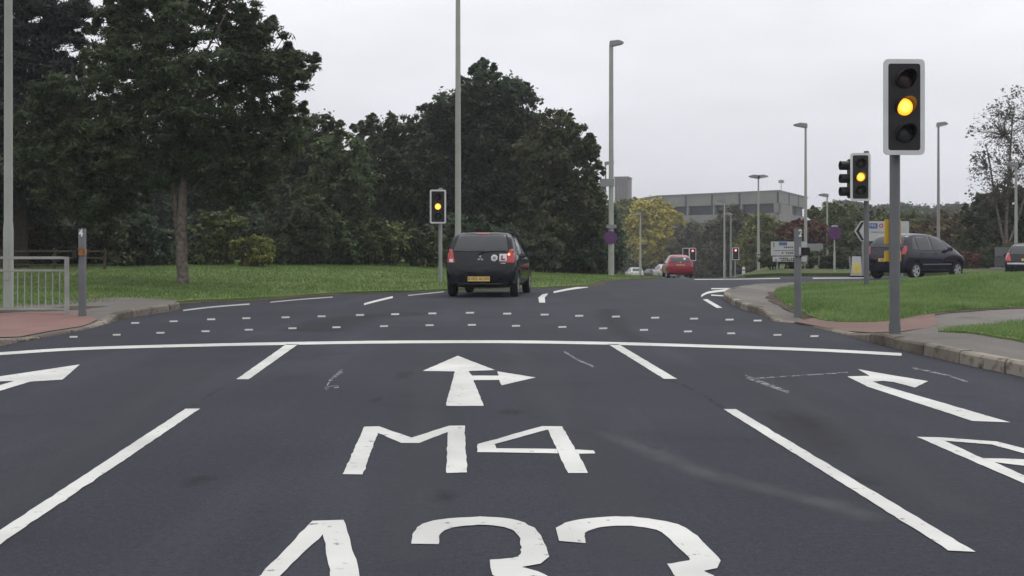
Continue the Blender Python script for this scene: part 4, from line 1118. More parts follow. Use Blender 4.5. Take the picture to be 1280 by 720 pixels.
# near signal
d = 14.4; x = (1118.5 - 640) / F * d
near = signal('nearest traffic signal, amber lit on a bare grey pole at the right kerb', (x, d, pave_height(x, d)), zat(77, d), 0.050, 0.50, 1.15, 1, M_LIT_A, 0.062, yaw=R(2), pole_up=.012)
base = near.location
for (y0, y1) in ((274, 305), (313.5, 327)):
    for (x0, x1) in ((1108, 1114), (1123, 1128.6)):
        zc = (zat(y0, d) + zat(y1, d)) / 2 - base.z
        MB().box(((((x0 + x1) / 2) - 1118.5) / F * d, .075, zc), ((x1 - x0) / F * d, .03, (y1 - y0) / F * d), bevel=.006).build('yellow_plate', M_YELLOW, near)
    MB().box((0, .085, (zat((y0 + y1) / 2, d) - base.z)), (.10, .02, .05)).build('clamp', M_GREY, near)
# second signal with a side head
d = 29.0; x = (1083 - 640) / F * d
s2 = signal('traffic signal with amber lit and a second head turned left, standing in the grass mound', (x, d, z_isl(x, d) - 0.05), zat(192, d), -0.20, 0.485, 1.17, 1, M_LIT_A, 0.062, yaw=R(-4), pole_up=.05)
signal_head(s2, zat(194, d) - s2.location.z, -0.40, 0.48, 1.13, -1, None, R(-84), 0.0, board=False, hy=.12)
# left signal
d = 34.8; x = (550.5 - 640) / F * d
signal('traffic signal with amber lit on the left verge, beside the dark hatchback', (x, d, z_verge_l(x, d) - .02), zat(237.5, d), -0.06, 0.475, 0.99, 1, M_LIT_A, 0.055, pole_up=.05, mat_pole=M_GALV2)
# far signals
def far_signal(label, px, d, y0, y1, li, m, wpx):
    x = (px - 640) / F * d
    return signal(label, (x, d, gz(x, d) + .1), zat(y0, d), 0.0, wpx / F * d, (y1 - y0) / F * d, li, m, 0.06, mat_pole=M_GALV2)
far_signal('distant traffic signal showing red, right one of the pair beside the red hatchback', 865.5, 108, 310, 326, 0, M_LIT_R, 8.5)
far_signal('distant traffic signal showing green, left one of the pair beside the red hatchback', 857, 109, 310, 326, 2, M_LIT_G, 8.5)
far_signal('distant traffic signal showing red, alone right of the thin lamp columns', 919, 94, 309.5, 325, 0, M_LIT_R, 8.5)
far_signal('distant traffic signal showing green, just right of the tall central lamp column', 770, 95, 317, 332, 2, M_LIT_G, 7)

M_DIGIT = plain('white_digit', (.72, .72, .72), .6, var=.05)
def post(label, digit, px, d, digit_px, boxes):
    x = (px - 640) / F * d
    b = pave_height(x, d)
    root = thing('push_button_post', label, 'crossing post', (x, d, b - .01), 0, 'grey push button posts')
    h = zat(285, d) - b
    MB().lathe([(0, -.2), (.063, -.2), (.063, .05), (.057, .07), (.057, h - .01), (.05, h), (0, h)], 'z', (0, 0, 0), 24).build('pole', M_GREY, root, smooth_shade=True)
    # the digit wraps the tube
    me = text_mesh(digit, .15, .0, .003)
    bm = bmesh.new(); bm.from_mesh(me)
    bmesh.ops.triangulate(bm, faces=bm.faces[:]); bmesh.ops.subdivide_edges(bm, edges=bm.edges[:], cuts=5, use_grid_fill=True)
    bm.to_mesh(me); bm.free()
    a0 = math.asin(max(-.9, min(.9, (digit_px - px) / F * d / .057)))
    for v in me.vertices:
        a = a0 + v.co.x / .059
        v.co = (math.sin(a) * .060, -math.cos(a) * .060, v.co.y * 1.05 + zat(291, d) - b)
    link_mesh('digit', me, M_DIGIT, root)
    for (nm, x0, x1, y0, y1, yy, m) in boxes:
        MB().box((((x0 + x1) / 2 - px) / F * d, yy, zat((y0 + y1) / 2, d) - b), ((x1 - x0) / F * d, .13, (y1 - y0) / F * d), bevel=.012).build(nm, m, root)
post('grey post numbered 4 with rusty clamp beside the guard rail', '4', 103, 18.25, 102.6, [('button_box', 92, 98.6, 311.5, 323, 0, M_BLACK), ('clamp', 99.5, 107.4, 309.5, 319, -.01, M_RUST)])
post('grey post numbered 2 with black button box at the nose of the grass mound', '2', 997.3, 18.85, 999.6, [('button_box', 1001.6, 1011.5, 308.5, 318.5, 0, M_BLACK), ('clamp', 997.4, 1000.2, 307.5, 318.5, -.005, M_SIGNW), ('lower_clamp', 993, 1002, 319, 321, 0, M_BLACK)])

# guard rail
gr = thing('guard_rail', 'grey metal pedestrian guard rail with upright bars at the left edge', 'railing', (at(0, 0, 18.4).x, 18.4, .1))
def grp(px, py): 
    p = at(px, py, 18.4); return (p.x - gr.location.x, 0, p.z - gr.location.z)
for px in (83.5, -66, -216):
    a, b = grp(px, 321), grp(px, 394); MB().box((a[0], 0, (a[2] + b[2]) / 2), (.06, .05, a[2] - b[2]), bevel=.004).build('post', M_RAIL, gr)
x0, x1 = grp(-214, 0)[0], grp(81, 0)[0]
for (nm, py, t) in (('top_rail', 322.3, .042), ('middle_rail', 338.2, .034), ('bottom_rail', 386.5, .032)):
    MB().box(((x0 + x1) / 2, 0, grp(0, py)[2]), (x1 - x0, .042, t), bevel=.004).build(nm, M_RAIL, gr)
k = 0
za, zb_ = grp(0, 339.6)[2], grp(0, 385.8)[2]
px = 74.5
while px > -212:
    if abs(px + 66) > 5:
        MB().box((grp(px, 0)[0], 0, (za + zb_) / 2), (.014, .014, za - zb_ - .004)).build('bar', M_RAIL, gr)
    px -= 8.75
# timber fence in front of the shrubs
tf = thing('timber_fence', 'weathered timber post and rail fence behind the post numbered 4', 'fence', (at(-70, 0, 36).x, 36, z_verge_l(at(-70, 0, 36).x, 36) - .1))
def tfp(px, py): p = at(px, py, 36); return (p.x - tf.location.x, p.z - tf.location.z)
for px in (-130, -64, 2, 68, 131):
    a, t = tfp(px, 311); MB().box((a, 0, t / 2), (.07, .07, t), bevel=.008).build('post', M_TIMBER, tf)
for py in (314, 322.5, 331):
    MB().box(((tfp(-130, py)[0] + tfp(131, py)[0]) / 2, -.075, tfp(0, py)[1]), (tfp(131, 0)[0] - tfp(-130, 0)[0], .04, .055), bevel=.006).build('rail', M_TIMBER, tf)

# lamp columns
def lamp(label, px, d, top_py, heads, base_z=None, r0=0.095, r1=0.055, mat=None, headlen=.62, group='lamp columns', extra=None):
    x = (px - 640) / F * d
    b = base_z if base_z is not None else max(gz(x, d), (z_verge_l(x, d) if x < 6 and d < 60 else gz(x, d)))
    top = zat(top_py, d)
    root = thing('lamp_column', label, 'street lamp', (x, d, b - .05), 0, group)
    h = top - b
    MB().lathe([(0, -.3), (r0 * 1.16, -.3), (r0 * 1.16, 1.35), (r0, 1.5), (r0 * .98, h * .3), (r1, h), (0, h + .01)], 'z', (0, 0, 0), 16).build('pole', mat or M_GALV, root, smooth_shade=True)
    MB().box((0, -r0 * 1.16, .75), (r0 * 1.1, .02, .55), bevel=.005).build('access_door', mat or M_GALV, root)
    for s in heads:
        hd = MB()
        prof = [(-.08 * s, -.02), (headlen * s, .10), (headlen * s, .16), (.30 * s, .24), (-.06 * s, .20)]
        hd.prism(prof, -.11, .11)
        o = hd.build('lamp_head', M_GALV2, root, (0, 0, h))
        m2 = MB(); m2.prism([(.06 * s, -.02), (headlen * .9 * s, .075), (headlen * .9 * s, .09), (.06 * s, .0)], -.085, .085)
        m2.build('lens', M_SIGNW, o, (0, 0, -.012))
    if extra: extra(root, b - .05, d, x)
    return root
lamp('pale thick lamp column behind the guard rail at the left edge, top out of view', 10.5, 20.4, -330, [1], base_z=.16, r0=.072, r1=.055)
lamp('pale lamp column rising behind the dark hatchback, top out of view', 572.5, 40, -95, [1], r0=.10, r1=.07)
def lx(root, b, d, x):
    MB().box((-.16, -.12, zat(228.5, d) - b), (.55, .04, .32)).build('sign_plate', M_SIGNBK, root)
    MB().box((0, -.1, zat(283, d) - b), (.4, .12, .14)).build('bracket', M_GALV2, root)
    MB().lathe([(0, -.02), (.26, -.02), (.27, 0), (.26, .02), (0, .02)], 'y', (-.05, -.16, zat(297, d) - b), 32).build('round_sign', M_PURPLE, root)['label'] = 'purple back of a round sign'
lamp('tall central lamp column with a round purple sign at its foot', 764, 48.5, 56, [1], r0=.105, r1=.085, headlen=.5, extra=lx)
lamp('thin lamp column just left of the tall central column', 757, 84, 205, [1], r0=.08, r1=.05, mat=M_GALV2)
lamp('thin lamp column in front of the yellow tree', 800.5, 112, 268, [-1], r0=.10, r1=.06)
lamp('farthest thin lamp column, left of the paired red signal', 845.5, 150, 284, [-1], r0=.11, r1=.07, mat=M_GALV2)
lamp('left one of two thin lamp columns beside the lone red signal', 905.5, 98, 252, [-1], r0=.09, r1=.06)
lamp('right one of two thin lamp columns beside the lone red signal', 913.5, 104, 268, [-1], r0=.09, r1=.06, mat=M_GALV2)
lamp('lamp column with two heads in front of the office block', 948, 76, 222, [1, -1], r0=.085, r1=.05)
lamp('tall lamp column behind the direction board, head to the left', 1007, 62, 158, [-1], r0=.085, r1=.055)
lamp('short lamp column just left of the right round purple sign', 1034, 84, 245, [-1], r0=.08, r1=.05)
lamp('short thin lamp column just right of the right round purple sign', 1047.5, 98, 258, [1], r0=.08, r1=.05)
lamp('tall lamp column behind the dark car, head to the right', 1173, 60, 157, [1], r0=.08, r1=.05, headlen=.45, mat=M_GALV2)
lamp('lamp column in front of the half bare tree at the right edge', 1270, 60, 207, [-1], r0=.08, r1=.06)

# signs on the far verge
def sign_posts(root, xs_, z1, r=.038):
    for x in xs_: MB().tube([(x, .03, -.2), (x, .03, z1)], r, 10).build('post', M_GALV2, root)
d = 54.5
c = at(986, 0, d)
b = z_verge_r(c.x, d)
ds = thing('direction_board', 'white direction board with a blue panel, two stacked plates on posts', 'road sign', (c.x, d, b))
Z = lambda py: zat(py, d) - b
sign_posts(ds, [-.52, .35], Z(304))
wd = 45 / F * d
MB().box((0, -.03, (Z(302) + Z(319.5)) / 2), (wd, .03, Z(302) - Z(319.5)), bevel=.004).build('upper_plate', M_SIGNW, ds)
MB().box((.03, -.03, (Z(320.6) + Z(327)) / 2), (wd * .94, .03, Z(320.6) - Z(327)), bevel=.004).build('lower_plate', M_SIGNW, ds)
MB().box((-.28, -.05, (Z(302.8) + Z(306.6)) / 2), (.38, .012, Z(302.8) - Z(306.6))).build('blue_panel', M_SIGNB, ds)
m = MB()
for (py, x0, x1) in ((313.2, -.7, .72), (316.2, -.3, .3), (309, -.3, .3), (323, -.6, .6), (325.2, -.6, .5)):
    n = int((x1 - x0) / .09)
    if py == 313.2: m.box(((x0 + x1) / 2, -.05, Z(py)), (x1 - x0, .01, .02))
    else:
        for i in range(n):
            if random.random() < .8: m.box((x0 + .09 * i, -.05, Z(py)), (.06, .01, random.choice((.05, .07))))
m.prism([(-.74, Z(304.5)), (-.66, Z(304.5)), (-.70, Z(302.9))], -.055, -.046); m.box((-.70, -.05, Z(307)), (.03, .01, Z(304.5) - Z(309)))
m.build('lettering', M_BLACK, ds)
# grey board behind the post numbered 2
d = 60.0; c = at(1015, 0, d); b = z_verge_r(c.x, d)
sb = thing('sign_board', 'plain grey back of a small board behind the direction board', 'road sign', (c.x, d, b))
sign_posts(sb, [-.35, .36], Z2 := (zat(304, d) - b))
MB().box((0, -.03, (zat(304.5, d) + zat(313.5, d)) / 2 - b), (1.1, .03, 9 / F * d), bevel=.004).build('plate', M_SIGNBK, sb)
# round sign seen from the back
d = 53.0; c = at(1043, 0, d); b = z_verge_r(c.x, d)
rs = thing('round_sign', 'round purple sign back on its own pale pole on the far verge', 'road sign', (c.x, d, b))
MB().lathe([(0, -.2), (.05, -.2), (.05, .9), (.035, .95), (.035, zat(281.5, d) - b), (0, zat(281.4, d) - b)], 'z', (0, 0, 0), 14).build('pole', M_GALV, rs, smooth_shade=True)
MB().lathe([(0, -.02), (.29, -.02), (.30, 0), (.29, .02), (0, .02)], 'y', (0, -.07, zat(291.5, d) - b), 36).build('plate', M_PURPLE, rs)
MB().box((0, -.03, zat(283, d) - b), (.26, .06, .09)).build('bracket', M_SIGNW, rs)
# flag direction sign
d = 47.5; b = base_height(at(1082, 0, d).x, d)
c = at(1082, 0, d)
fs_ = thing('flag_sign', 'white pointed direction sign with a black chevron, behind the dark car', 'road sign', (c.x, d, b))
X = lambda px: (px - 1082) / F * d
Z = lambda py: zat(py, d) - b
MB().tube([(X(1079), .05, -.2), (X(1079), .05, Z(278))], .045, 12).build('post', M_GALV2, fs_)
MB().tube([(X(1128), .05, -.2), (X(1128), .05, Z(278))], .045, 12).build('post', M_GALV2, fs_)
MB().prism([(X(1067.5), Z(289)), (X(1076), Z(301.5)), (X(1136), Z(301.5)), (X(1136), Z(276.5)), (X(1076), Z(276.5))], -.03, 0).build('plate', M_SIGNW, fs_)
MB().prism([(X(1069.8), Z(289)), (X(1076.5), Z(300.2)), (X(1079.6), Z(300.2)), (X(1073.6), Z(289)), (X(1079.6), Z(277.8)), (X(1076.5), Z(277.8))], -.042, -.032).build('chevron', M_BLACK, fs_)
MB().box(((X(1085) + X(1096)) / 2, -.037, (Z(279) + Z(285.5)) / 2), (X(1096) - X(1084), .01, Z(279) - Z(285.5))).build('blue_panel', M_SIGNB, fs_)
text_obj('lettering', 'M4', .2, M_SIGNW, fs_, ((X(1084.5) + X(1096)) / 2, -.045, (Z(279) + Z(285.5)) / 2))
MB().lathe([(.05, -.005), (.085, -.005), (.085, .005), (.05, .005), (.05, -.005)], 'y', (X(1101.2), -.038, Z(282)), 20).build('red_ring', M_SIGNRED, fs_)
MB().box(((X(1088) + X(1118)) / 2, -.037, Z(290)), (X(1118) - X(1088), .01, .03)).build('divider', M_GALV2, fs_)
# works notice board
d = 46.0; c = at(1070.5, 0, d); b = base_height(c.x, d)
nb = thing('notice_board', 'upright white and yellow notice board at the edge of the road by the flag sign', 'road sign', (c.x, d, b))
Z = lambda py: zat(py, d) - b
tilt = [(-.165, Z(320.5)), (.165, Z(320.5)), (.215, Z(345)), (-.215, Z(345))]
MB().prism(tilt, -.04, .0).build('panel', M_SIGNW, nb)
MB().prism([(-.13, Z(329)), (.13, Z(329)), (.15, Z(342)), (-.15, Z(342))], -.052, -.042).build('yellow_panel', plain('pale_yellow_panel', (.62, .50, .13), .5, var=.15), nb)
MB().box((-.18, .22, Z(333)), (.04, .04, Z(320.5) - Z(346.2)), Matrix.Rotation(R(-14), 3, 'X')).build('rear_leg', M_GALV2, nb)
MB().box((.18, .22, Z(333)), (.04, .04, Z(320.5) - Z(346.2)), Matrix.Rotation(R(-14), 3, 'X')).build('rear_leg', M_GALV2, nb)
MB().box((0, -.02, Z(345.6)), (.5, .3, .06)).build('foot', M_BLACK, nb)
# board at the right edge
d = 57.0; c = at(1258, 0, d); b = z_verge_r(c.x, d)
bb = thing('sign_board', 'wide dark grey board on thin posts at the right edge', 'road sign', (c.x, d, b))
Z = lambda py: zat(py, d) - b
sign_posts(bb, [-.5, .6], Z(309))
MB().box((.1, -.03, (Z(309) + Z(320)) / 2), (1.35, .03, Z(309) - Z(320))).build('upper_plate', plain('board_grey', (.10, .105, .112), .6, var=.1), bb)
MB().box((.1, -.03, (Z(320.6) + Z(333)) / 2), (1.35, .03, Z(320.6) - Z(333))).build('lower_plate', plain('board_dark_grey', (.06, .062, .062), .6, var=.1), bb)
MB().box((-.45, -.1, .05), (.65, .4, .12), bevel=.02).build('footing', M_CONC, bb)
# small white marker post
d = 96.0; c = at(929.5, 0, d); b = gz(c.x, d)
mk = thing('marker_post', 'short white marker post at the far edge beside the thin lamp columns', 'marker post', (c.x, d, b))
MB().lathe([(0, -.1), (.13, -.1), (.12, .7), (.09, .78), (0, .8)], 'z', (0, 0, 0), 14).build('post', M_WHITE, mk, smooth_shade=True)
MB().lathe([(.124, .5), (.128, .5), (.126, .6), (.122, .6)], 'z', (0, 0, 0), 14).build('reflector', M_SIGNRED, mk)

# ------------------------------------------------------------------ cars
# stations: y, z bottom, half width, belt z, half roof width, top z   (for L=3.88, W=1.695, H=1.55)
HATCH = [(0.00, .36, .66, .58, .58, .66), (0.04, .27, .77, .70, .69, .80), (0.10, .24, .815, .84, .74, 1.02), (0.20, .22, .83, .92, .735, 1.24), (0.34, .21, .84, .94, .705, 1.44), (0.48, .21, .845, .945, .675, 1.525),
         (1.0, .20, .8475, .93, .645, 1.548), (1.7, .20, .8475, .91, .635, 1.55), (2.25, .20, .8475, .90, .60, 1.49), (2.72, .20, .8475, .89, .63, 1.24), (3.05, .21, .84, .87, .68, 1.00), (3.45, .22, .80, .80, .66, .88), (3.74, .25, .73, .68, .60, .74), (3.88, .32, .58, .56, .50, .60)]
OLDH = [(0.00, .38, .70, .60, .62, .66), (0.04, .28, .79, .74, .70, .82), (0.12, .24, .82, .86, .73, .96), (0.26, .22, .83, .92, .68, 1.16), (0.44, .21, .84, .935, .63, 1.36), (0.60, .21, .845, .935, .60, 1.44),
        (1.1, .20, .8475, .925, .59, 1.48), (1.7, .20, .8475, .91, .585, 1.47), (2.1, .20, .8475, .90, .58, 1.40), (2.55, .20, .8475, .89, .62, 1.12), (2.8, .21, .84, .87, .68, .96), (3.3, .22, .81, .82, .66, .89), (3.74, .25, .75, .70, .62, .76), (3.88, .34, .62, .58, .54, .62)]
MONO = [(0.00, .34, .66, .60, .58, .70), (0.04, .27, .77, .72, .69, .84), (0.10, .24, .81, .86, .72, 1.04), (0.20, .22, .83, .94, .69, 1.26), (0.36, .21, .84, .95, .65, 1.44), (0.55, .21, .845, .95, .62, 1.52),
        (1.0, .20, .8475, .94, .61, 1.55), (1.7, .20, .8475, .92, .605, 1.545), (2.3, .20, .8475, .91, .60, 1.46), (2.8, .20, .845, .90, .63, 1.26), (3.2, .21, .83, .86, .66, 1.04), (3.52, .22, .79, .78, .64, .90), (3.76, .25, .72, .68, .58, .74), (3.88, .32, .58, .56, .50, .60)]
SIDE_WINDOWS = [('quarter_glass', [(.42, .99), (.74, .985), (.74, 1.40), (.60, 1.37)]), ('rear_door_glass', [(.82, .98), (1.60, .965), (1.60, 1.44), (.82, 1.43)]), ('front_door_glass', [(1.68, .965), (2.62, .945), (2.42, 1.22), (2.16, 1.40), (1.68, 1.44)])]

def car(name, label, loc, head_deg, prof, dims, paint, opts):
    """Car with its nose along +y of its own frame; head_deg turns it clockwise from the view direction."""
    Lc, Wc, Hc = dims
    sx, sy, sz = Wc / 1.695, Lc / 3.88, Hc / 1.55
    root = thing(name, label, 'car', loc, -R(head_deg), opts.get('group'))
    rings = []
    for (y, zb, w, bz, rw, zt) in prof:
        gh = zt - bz
        zm = zb + (bz - zb) * .58
        half = [(0, zb), (w * .80, zb), (w * .965, zb + .06), (w, zm), (w * .99, bz - .05), (w * .955 if gh > .05 else w * .93, bz + .0)]
        e_ = w * .955 if gh > .05 else w * .93
        half += [(e_ + (rw - e_) * .5, bz + gh * .5), (rw, bz + gh * .86), (rw * .9, bz + gh * .965), (rw * .5, zt - .004), (0, zt)]
        ring = [(x, z) for (x, z) in half] + [(-x, z) for (x, z) in reversed(half[1:-1])]
        rings.append([Vector((x * sx, (y - 1.94) * sy, z * sz)) for (x, z) in ring])
    n = len(rings[0])
    vs_ = [p for r in rings for p in r]
    fs = [(i * n + k, i * n + (k + 1) % n, (i + 1) * n + (k + 1) % n, (i + 1) * n + k) for i in range(len(rings) - 1) for k in range(n)]
    c0, c1 = len(vs_), len(vs_) + 1
    vs_.append(sum(rings[0], Vector()) / n); vs_.append(sum(rings[-1], Vector()) / n)
    fs += [(c0, (k + 1) % n, k) for k in range(n)] + [(c1, (len(rings) - 1) * n + k, (len(rings) - 1) * n + (k + 1) % n) for k in range(n)]
    tmp = MB().add(vs_, fs).build('body', [paint, M_BLACK], None)
    sub = tmp.modifiers.new('s', 'SUBSURF'); sub.levels = 2; sub.render_levels = 2
    dg = bpy.context.evaluated_depsgraph_get()
    me0 = bpy.data.meshes.new_from_object(tmp.evaluated_get(dg))
    xs_ = max(abs(v.co.x) for v in me0.vertices); zs_ = max(v.co.z for v in me0.vertices); ys_ = [v.co.y for v in me0.vertices]
    for v in me0.vertices:
        v.co.x *= Wc / 2 / xs_; v.co.z *= Hc / zs_; v.co.y = (v.co.y - min(ys_)) / (max(ys_) - min(ys_)) * Lc - Lc / 2
    bvh = BVHTree.FromPolygons([v.co[:] for v in me0.vertices], [p.vertices[:] for p in me0.polygons])
    tmp.modifiers.clear(); old = tmp.data; tmp.data = me0; bpy.data.meshes.remove(old)
    # wheel arches
    wr = opts.get('wheel_r', .295)
    ax = (0.62 * sy - Lc / 2, 3.13 * sy - Lc / 2)
    cut = MB()
    for ay in ax:
        for s in (-1, 1): cut.lathe([(0, -.16), (wr + .055, -.16), (wr + .055, .16), (0, .16)], 'x', (s * (Wc / 2 - .06), ay, wr), 28)
    cu = cut.build('cut', [M_BLACK], None)
    bo = tmp.modifiers.new('b', 'BOOLEAN'); bo.operation = 'DIFFERENCE'; bo.solver = 'EXACT'; bo.object = cu
    dg = bpy.context.evaluated_depsgraph_get()
    me1 = bpy.data.meshes.new_from_object(tmp.evaluated_get(dg))
    tmp.modifiers.clear(); tmp.data = me1
    bpy.data.objects.remove(cu)
    me1.materials.clear(); me1.materials.append(paint); me1.materials.append(M_BLACK)
    low = opts.get('low', .0)
    for p in me1.polygons:
        c = p.center
        arch = any(math.hypot(c.y - ay, c.z - wr) < wr + .045 for ay in ax) and abs(c.x) > Wc / 2 - .26 and abs(p.normal.x) < .5 or any(math.hypot(c.y - ay, c.z - wr) < wr + .03 for ay in ax) and abs(c.x) < Wc / 2 - .1
        p.material_index = 1 if (arch or c.z < .27 or (c.z < low and c.y < -Lc / 2 + .35)) else 0
        p.use_smooth = True
    me1.set_sharp_from_angle(angle=R(35))
    tmp.parent = root

    def patch(nm, poly, axis, mat, off=.004, sp=.05, parent=None, lab=None):
        """A panel lying on the body: poly in (x,z) seen from 'rear'/'front' or (y,z) from 'left'/'right'."""
        v2, f = fill(poly, sp)
        o3 = []
        for p in v2:
            if axis in ('rear', 'front'):
                s = -1 if axis == 'rear' else 1
                org, di = Vector((p.x, s * 4, p.y)), Vector((0, -s, 0))
            else:
                s = 1 if axis == 'right' else -1
                org, di = Vector((s * 3, p.x, p.y)), Vector((-s, 0, 0))
            h = bvh.ray_cast(org, di)
            if h[0] is None:
                q = Vector((p.x, -Lc / 2 if axis == 'rear' else Lc / 2, p.y)) if axis in ('rear', 'front') else Vector((s * Wc / 2, p.x, p.y))
                h = bvh.find_nearest(q)
            nn = h[1].normalized() if h[1].length else -di
            if nn.dot(di) > 0: nn = -nn
            o3.append(h[0] + nn * off)
        ff = []
        for t in f:
            a, b_, c_ = (o3[i] for i in t)
            nn = (b_ - a).cross(c_ - a)
            ff.append(t if nn.dot(di) < 0 else tuple(reversed(t)))
        # rim down to the body
        cnt = {}
        for t in ff:
            for i in range(3): cnt[(t[i], t[(i + 1) % 3])] = 1
        vv, extra, lowi = list(o3), [], {}
        for (a, b_) in cnt:
            if (b_, a) not in cnt:
                for i in (a, b_):
                    if i not in lowi: lowi[i] = len(vv); vv.append(o3[i] + di * (off + .006))
                extra.append((b_, a, lowi[a], lowi[b_]))
        o = mesh_obj(nm, vv, ff + extra, mat, parent or root)
        o.data.polygons.foreach_set('use_smooth', [i < len(ff) for i in range(len(o.data.polygons))])
        if lab: o['label'] = lab
        return o
    SX = lambda pts: [(x * sx, z * sz) for (x, z) in pts]
    SY = lambda pts: [((y - 1.94) * sy, z * sz) for (y, z) in pts]
    roof_z = opts.get('glass_top', 1.455)
    zl = opts.get('glass_low', 1.06)
    patch('rear_window', SX([(-.64, zl), (.64, zl), (.60, 1.28), (.54, roof_z), (-.54, roof_z), (-.60, 1.28)]), 'rear', M_GLASS)
    patch('windscreen', SX([(-.60, 1.04), (.60, 1.04), (.50, 1.44), (-.50, 1.44)]), 'front', M_GLASS)
    for s in ('left', 'right'):
        for (nm, poly) in opts.get('windows', SIDE_WINDOWS): patch(nm, SY(poly), s, M_GLASS)
        for (y0, w_) in ((1.635, .012), (.80, .010), (2.70, .010)):
            patch('door_seam', SY([(y0, .36), (y0 + w_, .36), (y0 + w_, .93), (y0, .93)]), s, M_BLACK, .002, .2)
        sg = 1 if s == 'right' else -1
        for y0 in (.98, 1.80):
            h = bvh.ray_cast(Vector((sg * 3, (y0 - 1.94) * sy, .86 * sz)), Vector((-sg, 0, 0)))
            if h[0]: MB().box(tuple(h[0] + Vector((sg * .018, 0, 0))), (.03, .16, .03), bevel=.008).build('door_handle', opts.get('trim', paint), root)
        h = bvh.ray_cast(Vector((sg * 3, (2.50 - 1.94) * sy, .96 * sz)), Vector((-sg, 0, 0)))
        mp_ = h[0] if h[0] else Vector((sg * Wc / 2, .5, .96))
        mo = MB().box(tuple(mp_ + Vector((sg * .12, .02, .05))), (.20, .10, .13), bevel=.03).box(tuple(mp_ + Vector((sg * -.02, .02, .01))), (.16, .07, .06)).build('mirror', opts.get('mirror', paint), root, smooth_shade=True)
        MB().box(tuple(mp_ + Vector((sg * .125, -.033, .05))), (.15, .008, .095), bevel=.003).build('mirror_glass', M_GLASS, mo)
    # tailgate, bumper
    patch('bumper_seam', SX([(-.74, .735), (.74, .735), (.74, .75), (-.74, .75)]), 'rear', M_BLACK, .002, .1)
    for sg in (-1, 1):
        patch('tailgate_seam', SX([(sg * .60, .75), (sg * .612, .75), (sg * .655, 1.05), (sg * .643, 1.05)]), 'rear', M_BLACK, .002, .1)
        tl = opts.get('lamp', [(.60, .80), (.785, .80), (.785, 1.0), (.75, 1.12), (.675, 1.12), (.64, .98)])
        patch('tail_lamp', SX([(sg * x, z) for (x, z) in tl]), 'rear', M_TAIL, .006, .03)
        patch('headlamp', SX([(sg * .42, .66), (sg * .70, .68), (sg * .68, .80), (sg * .46, .76)]), 'front', M_CHROME, .005, .05)
    patch('grille', SX([(-.35, .48), (.35, .48), (.35, .62), (-.35, .62)]), 'front', M_BLACK, .004, .06)
    px_ = opts.get('plate', (.40, 0.0))
    pz = px_[0]
    py_ = [bvh.ray_cast(Vector((x, -4, pz)), Vector((0, 1, 0)))[0].y for x in (-.2, 0, .2)]
    plt = MB().box((px_[1], min(py_) - .006, pz), (.52, .012, .112), bevel=.003).build('number_plate', M_PLATE, root)
    if opts.get('reg'):
        text_obj('lettering', opts['reg'], .10, M_BLACK, plt, (px_[1], min(py_) - .0135, pz), depth=.001)
    if 'extras' in opts: opts['extras'](root, patch, SX, SY, bvh, Lc, Wc, sx, sy, sz)
    # wheels
    for ay in ax:
        for s in (-1, 1):
            xc = s * (Wc / 2 - .105)
            tw = .09
            wmb = MB().lathe([(wr * .66, -tw), (wr * .92, -tw), (wr * .985, -tw * .7), (wr, -tw * .3), (wr, tw * .3), (wr * .985, tw * .7), (wr * .92, tw), (wr * .66, tw), (wr * .62, tw * .5), (wr * .62, -tw * .5), (wr * .66, -tw)], 'x', (0, 0, 0), 30)
            w = wmb.build('wheel', M_TYRE, root, (xc, ay, wr), smooth_shade=True)
            rm = MB().lathe([(wr * .57, s * tw * .9), (wr * .655, s * tw * .95), (wr * .655, s * tw * .3), (wr * .57, s * tw * .2)], 'x', (0, 0, 0), 30)
            for k in range(5):
                q = Matrix.Rotation(2 * math.pi * k / 5 + .3, 3, 'X')
                rm.box(tuple(q @ Vector((s * tw * .72, 0, wr * .32))), (.03, .075, wr * .58), q)
            rm.lathe([(0, s * tw * .9), (.05, s * tw * .88), (.055, s * tw * .6)], 'x', (0, 0, 0), 16)
            rm.build('rim', opts.get('rim', M_RIM), w)
            MB().lathe([(0, s * tw * .2), (wr * .6, s * tw * .2), (wr * .6, s * tw * .16), (0, s * tw * .16)], 'x', (0, 0, 0), 20).build('brake_disc', M_BLACK, w)
    return root

P_BLACK = plain('black_car_paint', (0.008, 0.009, 0.012), 0.35, var=0.1, coat=.7, spec=.0)
P_NAVY = plain('dark_blue_black_car_paint', (0.011, 0.010, 0.022), 0.35, var=0.1, coat=.9, spec=.0)
P_RED = plain('red_car_paint', (0.27, 0.006, 0.03), 0.35, var=0.1, coat=.5, spec=.1)
P_WHITE = plain('white_car_paint', (0.58, 0.59, 0.61), 0.3, var=0.05, coat=.8)
P_SILVER = plain('silver_car_paint', (0.50, 0.48, 0.52), 0.35, metal=.3, var=0.05, coat=.8)
M_LIT_B = lit('lit_tail_bulb', (1.0, .62, .38), (1.0, .22, .10), 1.6, 1.2, .04)
M_LRED = plain('learner_red', (0.30, 0.02, 0.03), .5)

